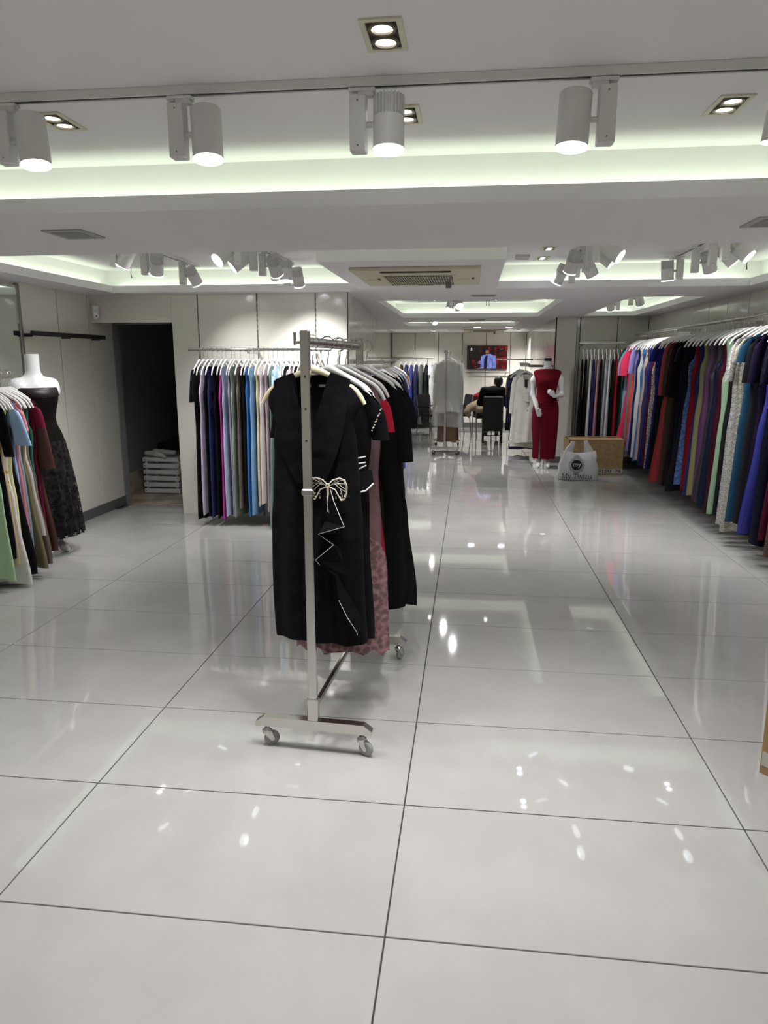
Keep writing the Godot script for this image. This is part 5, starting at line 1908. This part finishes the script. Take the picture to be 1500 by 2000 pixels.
func build_racks():
	var rng := RandomNumberGenerator.new()
	rng.seed = 4
	# --- rail on the panelled wall right of the doorway, seen edge on
	rail(Vector3(-2.7, 1.7, -6.75), Vector3(-1.3, 1.7, -6.75), 0.015, mats.chrome, "chrome clothes rail on the panelled wall beside the doorway", [[Vector3(-2.6, 1.7, -6.75), Vector3(-2.72, 1.7, -7.1)], [Vector3(-2.11, 1.7, -6.75), Vector3(-2.11, 1.7, -7.1)], [Vector3(-1.4, 1.7, -6.75), Vector3(-1.52, 1.7, -7.1)]])
	var l1 := [
		{"d": "black sheer-sleeved long dress", "w": "black", "c": "0e0e11", "s": "flutter", "l": 1.52, "v": 0.06},
		{"d": "lilac long dress", "w": "lilac", "c": "c9bcd6", "cut": "strap", "l": 1.47},
		{"d": "black long dress", "w": "black", "c": "101013", "cut": "strap", "l": 1.49, "v": 0.2},
		{"d": "navy blue long dress", "w": "navy", "c": "2b2f5e", "l": 1.5},
		{"d": "black long dress", "w": "black", "c": "121216", "l": 1.5},
		{"d": "magenta long dress", "w": "magenta", "c": "ad2a86", "cut": "strap", "l": 1.5, "k": "satin"},
		{"d": "pale blue long dress", "w": "pale blue", "c": "bccbe2", "l": 1.49},
		{"d": "mauve grey long dress", "w": "mauve grey", "c": "9c94a6", "l": 1.49},
		{"d": "sage green long dress", "w": "sage", "c": "93a297", "l": 1.5},
		{"d": "taupe brown long dress", "w": "taupe", "c": "7a6b66", "l": 1.4},
		{"d": "black long dress", "w": "black", "c": "141416", "l": 1.4},
		{"d": "bright blue long dress", "w": "bright blue", "c": "3e78b8", "l": 1.48, "k": "satin"},
		{"d": "sky blue long dress", "w": "sky blue", "c": "7fabd9", "l": 1.47, "k": "satin"},
		{"d": "cream long dress", "w": "cream", "c": "dccdb4", "l": 1.38},
		{"d": "ivory white long dress", "w": "ivory", "c": "e4e0da", "l": 1.36},
		{"d": "dusty mauve long dress", "w": "dusty mauve", "c": "b9a5b1", "l": 1.42},
		{"d": "grey green long dress", "w": "grey green", "c": "7f9287", "l": 1.55, "cut": "aline"},
		{"d": "light icy blue dress", "w": "icy blue", "c": "b4d0e2", "l": 1.53, "s": "elbow", "v": 0.05},
		{"d": "white bloused dress with elbow sleeves", "w": "white", "c": "d6d9d8", "l": 0.62, "s": "elbow", "v": 0.05, "cut": "coat"},
		{"d": "black long dress", "w": "black", "c": "0f0f12", "l": 1.5},
		{"d": "pale rose grey long dress", "w": "rose grey", "c": "c7bcbd", "l": 1.49, "s": "short"},
		{"d": "black long dress", "w": "black", "c": "111114", "l": 1.5},
		{"d": "blush pink long dress", "w": "blush", "c": "d9bfb6", "l": 1.48},
		{"d": "grey striped dress", "w": "grey", "c": "8a8690", "l": 1.4},
		{"d": "navy sequinned dress", "w": "navy", "c": "2c3a78", "l": 1.4, "k": "sequin"},
		{"d": "violet long dress", "w": "violet", "c": "5a3c8a", "l": 1.45},
		{"d": "charcoal long dress", "w": "charcoal", "c": "3a3a40", "l": 1.45},
	]
	rack_of(l1, func(i, n): return [Vector3(-2.6 + 1.2 * i / (n - 1) + rng.randf_range(-0.008, 0.008), 1.7, -6.75), PI / 2 + rng.randf_range(-0.05, 0.05)], "rail beside the doorway", "doorway rail", "dresses on the rail beside the doorway", 0.0115)

	# --- long rail on the right wall, from the far corner to beyond the picture edge
	rail(Vector3(2.42, 1.97, -11.2), Vector3(2.42, 1.97, -4.2), 0.016, mats.chrome, "long chrome clothes rail along the right wall", [[Vector3(2.42, 1.97, -10.9), Vector3(2.7, 1.97, -10.9)], [Vector3(2.42, 1.97, -9.0), Vector3(2.7, 1.97, -9.0)], [Vector3(2.42, 1.97, -7.2), Vector3(2.7, 1.97, -7.2)], [Vector3(2.42, 1.97, -5.4), Vector3(2.7, 1.97, -5.4)]])
	var l2 := [
		{"d": "teal green dress", "w": "teal", "c": "1f4a46", "l": 1.42, "s": "short"},
		{"d": "powder blue puff-sleeved dress", "w": "powder blue", "c": "8fa6bf", "l": 1.46, "s": "puff"},
		{"d": "coral pink puff-sleeved dress", "w": "coral pink", "c": "e23a60", "l": 1.46, "s": "puff", "cut": "flare"},
		{"d": "grey satin long dress", "w": "grey", "c": "7c7f86", "l": 1.41, "k": "satin"},
		{"d": "orange long dress", "w": "orange", "c": "d3513f", "l": 1.46},
		{"d": "lavender sheer dress", "w": "lavender", "c": "8a86c4", "l": 1.50, "s": "elbow"},
		{"d": "dark navy long dress", "w": "dark navy", "c": "1d2140", "l": 1.55},
		{"d": "white column dress", "w": "white", "c": "dcdcdd", "l": 1.57, "v": 0.06},
		{"d": "bright blue beaded dress", "w": "bright blue", "c": "3a78ba", "l": 1.59, "k": "satin"},
		{"d": "blush dress with shoulder rosette", "w": "blush", "c": "cdb0aa", "l": 1.56, "k": "satin", "extra": "rosette"},
		{"d": "slate navy long dress", "w": "slate", "c": "3d4164", "l": 1.57},
		{"d": "royal blue long dress", "w": "royal blue", "c": "212370", "l": 1.60},
		{"d": "burgundy long dress", "w": "burgundy", "c": "4d1830", "l": 1.60},
		{"d": "black and white animal print dress", "w": "animal print", "c": "f0f0f0", "k": "spots", "l": 1.61},
		{"d": "indigo long dress", "w": "indigo", "c": "24226e", "l": 1.59, "s": "short"},
		{"d": "black dress with white paper tag", "w": "black", "c": "101014", "l": 1.57, "cut": "strap", "extra": "tag"},
		{"d": "black long dress", "w": "black", "c": "0e0e12", "l": 1.58},
		{"d": "dark wine velvet dress", "w": "wine", "c": "33101c", "l": 1.62, "k": "velvet"},
		{"d": "red dress with sequinned shoulders", "w": "red", "c": "8f1420", "l": 1.66, "s": "long", "cut": "flare", "k": "satin"},
		{"d": "brown olive long dress", "w": "olive brown", "c": "3b2f25", "l": 1.64, "s": "long"},
		{"d": "dark maroon long dress", "w": "maroon", "c": "421322", "l": 1.65, "s": "long", "k": "sequin"},
		{"d": "black velvet long dress", "w": "black velvet", "c": "0b0b0f", "l": 1.63, "k": "velvet", "s": "long"},
		{"d": "midnight blue beaded dress", "w": "midnight", "c": "141a36", "l": 1.63, "k": "sequin", "s": "short"},
		{"d": "black long dress", "w": "black", "c": "0d0e14", "l": 1.65, "cut": "flare"},
		{"d": "denim blue lace strapless dress", "w": "denim lace", "c": "4d6798", "k": "lace", "l": 1.56, "cut": "strap", "v": 0.14},
		{"d": "bright red sequinned dress", "w": "bright red", "c": "a3172a", "l": 1.60, "k": "sequin"},
		{"d": "deep navy long dress", "w": "navy", "c": "191c40", "l": 1.62},
		{"d": "olive gold long dress", "w": "olive gold", "c": "625f3c", "l": 1.60, "k": "satin"},
		{"d": "plum purple long dress", "w": "plum", "c": "3c1c3e", "l": 1.63, "k": "satin"},
		{"d": "black corset dress", "w": "black corset", "c": "15141c", "l": 1.59, "cut": "strap", "v": 0.18, "k": "satin"},
		{"d": "navy sequinned strapless dress", "w": "navy sequin", "c": "26304e", "l": 1.63, "k": "sequin", "cut": "strap"},
		{"d": "wine sequinned long dress", "w": "wine sequin", "c": "571a2c", "l": 1.65, "k": "sequin"},
		{"d": "sage green satin dress", "w": "sage", "c": "738c73", "l": 1.65, "k": "satin"},
		{"d": "black long dress", "w": "black", "c": "0e0e12", "l": 1.63},
		{"d": "white sequinned dress with elbow sleeves", "w": "white sequin", "c": "f2f0ec", "l": 1.69, "k": "sequin", "s": "elbow", "cut": "sleeved"},
		{"d": "cream sequinned long dress", "w": "cream sequin", "c": "e6e4d2", "l": 1.72, "k": "sequin", "s": "short"},
		{"d": "peacock teal long dress", "w": "peacock", "c": "17384e", "l": 1.61, "s": "short"},
		{"d": "black lace-cuffed dress", "w": "black", "c": "111118", "l": 1.59, "s": "elbow"},
		{"d": "dark purple jewelled dress", "w": "dark purple", "c": "2c2244", "l": 1.63, "s": "elbow", "k": "sequin"},
		{"d": "royal blue ruffled dress", "w": "royal blue", "c": "21257a", "l": 1.61, "k": "satin", "extra": "ruffle", "cut": "aline"},
		{"d": "blue black sequinned dress", "w": "blue black", "c": "1d2038", "l": 1.67, "k": "sequin", "s": "elbow"},
		{"d": "raspberry sequinned dress", "w": "raspberry", "c": "6e2140", "l": 1.59, "k": "sequin", "s": "elbow"},
		{"d": "bronze sequinned long dress", "w": "bronze", "c": "8d6f60", "l": 1.69, "k": "sequin", "s": "elbow"},
		{"d": "black long dress", "w": "black", "c": "0c0c10", "l": 1.67, "s": "elbow"},
		{"d": "white short-sleeved dress", "w": "white", "c": "d9d8d4", "l": 1.39, "s": "short"},
		{"d": "inky navy flared dress", "w": "inky navy", "c": "171b36", "l": 1.71, "cut": "flare", "s": "short"},
		{"d": "wide dark navy gown", "w": "navy gown", "c": "1b1f3e", "l": 1.73, "cut": "flare", "s": "elbow"},
	]
	var zr := func(i, n): return [Vector3(2.42, 1.97, -11.0 + 6.1 * pow(float(i) / (n - 1), 1.0) + rng.randf_range(-0.02, 0.02)), rng.randf_range(-0.06, 0.06)]
	rack_of(l2, zr, "long right wall rail", "right rail", "dresses on the right wall rail", 0.03)

	# --- short rail in the alcove
	rail(Vector3(1.62, 1.85, -11.2), Vector3(2.28, 1.85, -11.2), 0.015, mats.steel, "short clothes rail on the alcove wall behind the cardboard box", [[Vector3(1.68, 1.85, -11.2), Vector3(1.68, 1.85, -11.6)], [Vector3(2.24, 1.85, -11.2), Vector3(2.24, 1.85, -11.6)]])
	var l3 := [
		{"d": "black wide dress", "w": "black", "c": "0d0d10", "l": 1.5, "cut": "aline"}, {"d": "black belted dress", "w": "black", "c": "111114", "l": 1.5},
		{"d": "white long dress", "w": "white", "c": "d4d4d6", "l": 1.5}, {"d": "navy long dress", "w": "navy", "c": "24265a", "l": 1.5}, {"d": "dusty pink long dress", "w": "dusty pink", "c": "bb858d", "l": 1.5},
		{"d": "black slim dress", "w": "black", "c": "0f0f12", "l": 1.5, "v": 0.2}, {"d": "pale grey long dress", "w": "pale grey", "c": "9ea6ac", "l": 1.5}, {"d": "silver white long dress", "w": "silver white", "c": "d0d2d8", "l": 1.5},
		{"d": "black strap dress", "w": "black", "c": "101012", "l": 1.5, "cut": "strap"}, {"d": "red long dress", "w": "red", "c": "a41c2c", "l": 1.5}, {"d": "black low-necked dress", "w": "black", "c": "0e0f12", "l": 1.45, "v": 0.25},
	]
	rack_of(l3, func(i, n): return [Vector3(1.68 + 0.56 * i / (n - 1), 1.85, -11.2), PI / 2 - 0.12 + rng.randf_range(-0.04, 0.04)], "alcove rail", "alcove rail", "dresses on the alcove rail", 0.02)

	# --- rail along the corridor's left wall
	var ca := Vector3(-0.9, 1.6, -7.4)
	var cb := Vector3(-1.19, 1.6, -11.6)
	rail(ca, cb, 0.015, mats.chrome, "chrome clothes rail along the corridor's left wall", [[ca + Vector3(0, 0, -0.2), Vector3(-1.22, 1.6, -7.55)], [ca.lerp(cb, 0.5), Vector3(-1.36, 1.6, -9.5)], [cb + Vector3(0, 0, 0.2), Vector3(-1.5, 1.6, -11.4)]])
	var l4 := [
		{"d": "black dress with white piping", "w": "black", "c": "0d0d0f", "l": 1.3, "extra": "piping", "s": "short"}, {"d": "long black dress with cream straps", "w": "black", "c": "0f0f12", "l": 1.45, "cut": "aline"},
		{"d": "black cape dress", "w": "black", "c": "101013", "l": 1.42, "s": "elbow"}, {"d": "navy bow-front dress", "w": "navy", "c": "20244c", "l": 1.3, "s": "short"}, {"d": "charcoal sheath dress", "w": "charcoal", "c": "2a2a2e", "l": 1.3},
		{"d": "dark red dress", "w": "dark red", "c": "561828", "l": 1.35, "s": "short"}, {"d": "vivid blue dress", "w": "vivid blue", "c": "2e6cc8", "l": 1.25, "k": "satin", "s": "short"}, {"d": "burgundy sheath dress", "w": "burgundy", "c": "5d2036", "l": 1.3},
		{"d": "cobalt blue dress", "w": "cobalt", "c": "2a5cb8", "l": 1.2, "k": "satin"}, {"d": "white knee dress", "w": "white", "c": "d6d6d6", "l": 1.1, "s": "short"}, {"d": "black evening dress", "w": "black", "c": "111114", "l": 1.3},
		{"d": "camel brown dress", "w": "camel", "c": "8b6a40", "l": 1.2, "s": "short"}, {"d": "ink blue evening dress", "w": "ink blue", "c": "23264a", "l": 1.3}, {"d": "brown satin dress", "w": "brown", "c": "5c4738", "l": 1.35, "k": "satin"},
		{"d": "grey plum dress", "w": "grey plum", "c": "56485a", "l": 1.3}, {"d": "tan short-sleeved dress", "w": "tan", "c": "a98553", "l": 1.15, "s": "short"},
	]
	rack_of(l4, func(i, n): return [ca.lerp(cb, 0.04 + 0.92 * i / (n - 1)), -0.12 + rng.randf_range(-0.1, 0.1)], "corridor left rail", "corridor left rail", "dresses on the corridor left rail", 0.045)

	# --- rail at the back wall with covered gowns
	rail(Vector3(-1.85, 1.66, -17.15), Vector3(-0.85, 1.66, -17.15), 0.014, mats.grey_metal, "dark clothes rail on the back wall left of the television", [[Vector3(-1.7, 1.66, -17.15), Vector3(-1.7, 1.66, -17.5)], [Vector3(-1.0, 1.66, -17.15), Vector3(-1.0, 1.66, -17.5)]])
	var l5 := [
		{"d": "brown gown", "w": "brown", "c": "5b4a36", "l": 1.45}, {"d": "indigo covered gown", "w": "indigo", "c": "2a2e66", "l": 1.5, "k": "satin"}, {"d": "blue covered gown", "w": "blue", "c": "303a86", "l": 1.52, "k": "satin"},
		{"d": "dark navy covered gown", "w": "dark navy", "c": "22264a", "l": 1.5, "k": "satin"}, {"d": "grey green covered gown", "w": "grey green", "c": "4e544e", "l": 1.45}, {"d": "black covered gown", "w": "black", "c": "1a1b20", "l": 1.4}, {"d": "white covered gown", "w": "white", "c": "d4d8da", "l": 1.1, "s": "short"}, 
	]
	rack_of(l5, func(i, n): return [Vector3(-1.62 + 0.72 * i / (n - 1), 1.66, -17.15), PI / 2 - 0.2 + rng.randf_range(-0.05, 0.05)], "back wall rail", "back wall rail", "gowns on the back wall rail", 0.032)

	# --- rail on the corridor's right wall
	rail(Vector3(0.93, 1.53, -11.65), Vector3(0.93, 1.53, -13.6), 0.015, mats.grey_metal, "grey clothes rail on the corridor's right wall behind red mannequin", [[Vector3(0.93, 1.53, -11.75), Vector3(1.31, 1.53, -11.75)], [Vector3(0.93, 1.53, -13.5), Vector3(1.31, 1.53, -13.5)]], true)
	var l6 := [
		{"d": "cream double-breasted blazer dress", "w": "cream", "c": "d9d6cd", "l": 1.12, "s": "long", "cut": "coat", "v": 0.4, "n": "blazer_dress", "extra": "lapel"}, {"d": "cream shift dress", "w": "cream", "c": "d5d2c8", "l": 1.22, "cut": "coat"},
		{"d": "black jacket with grey collar", "w": "black", "c": "15151a", "l": 1.15, "s": "long", "cut": "coat"}, {"d": "dark violet dress", "w": "violet", "c": "352a5c", "l": 1.3, "s": "short"}, {"d": "black patterned dress", "w": "black", "c": "14141a", "l": 1.3},
		{"d": "purple long dress", "w": "purple", "c": "4a2a66", "l": 1.35}, {"d": "navy jacket", "w": "navy", "c": "23284c", "l": 0.9, "s": "long"}, {"d": "camel brown blouse", "w": "camel", "c": "94724a", "l": 0.7, "s": "elbow", "cut": "coat", "n": "blouse", "cat": "blouse"}, {"d": "black coat dress", "w": "black", "c": "121216", "l": 1.1, "s": "long", "cut": "coat"},
	]
	rack_of(l6, func(i, n): return [Vector3(0.9, 1.53, -11.72 - 1.7 * i / (n - 1)), -0.08 + rng.randf_range(-0.06, 0.06)], "corridor right rail", "corridor right rail", "garments on the corridor right rail", 0.045, "hanger_white", 0.031)

	# --- square bar on the left wall, cut by the picture edge
	rail(Vector3(-3.36, 1.5, -4.98), Vector3(-3.36, 1.5, -2.6), 0.015, mats.grey_metal, "flat grey clothes bar at the left picture edge", [[Vector3(-3.36, 1.5, -4.8), Vector3(-3.85, 1.5, -4.8)], [Vector3(-3.36, 1.5, -2.9), Vector3(-3.85, 1.5, -2.9)]], true)
	var l7 := [
		{"d": "brown bell-sleeved dress", "w": "brown", "c": "4a2a24", "l": 1.22, "s": "bell", "k": "satin", "cut": "aline"}, {"d": "wine red dress", "w": "wine", "c": "6b1c34", "l": 1.15, "s": "short"}, {"d": "bottle green dress", "w": "green", "c": "2b5e52", "l": 1.22},
		{"d": "taupe draped dress", "w": "taupe", "c": "6e6259", "l": 1.3, "cut": "aline"}, {"d": "light grey lined dress", "w": "light grey", "c": "c3bdb8", "l": 1.05, "cut": "aline"}, {"d": "olive khaki dress", "w": "khaki", "c": "77724f", "l": 1.3, "cut": "aline", "k": "satin"},
		{"d": "grey blue long dress", "w": "grey blue", "c": "8296a6", "l": 1.2}, {"d": "salmon pink dress", "w": "salmon", "c": "d0868a", "l": 1.15, "s": "short"}, {"d": "light blue flutter-sleeved dress", "w": "light blue", "c": "9dbbe0", "l": 1.1, "s": "flutter"},
		{"d": "black under dress", "w": "black", "c": "101014", "l": 1.32, "cut": "aline"}, {"d": "pale yellow dress", "w": "pale yellow", "c": "dddca6", "l": 1.32}, {"d": "white gold-buttoned dress", "w": "white", "c": "e6e4e0", "l": 1.36, "extra": "buttons", "cut": "aline"},
		{"d": "sand beige black-edged dress", "w": "sand", "c": "cdb694", "l": 1.2, "cut": "strap"}, {"d": "black short-sleeved dress", "w": "black", "c": "0e0e12", "l": 1.17, "s": "elbow", "v": 0.04}, {"d": "mint green dress", "w": "mint", "c": "b4d6ac", "l": 1.3, "cut": "strap"},
	]
	rack_of(l7, func(i, n): return [Vector3(-3.34, 1.5, -4.92 + 0.46 * i / (n - 1)), 0.05 + rng.randf_range(-0.05, 0.05)], "flat left bar", "left bar", "dresses on the left wall bar", 0.0085, "hanger_white", 0.031)
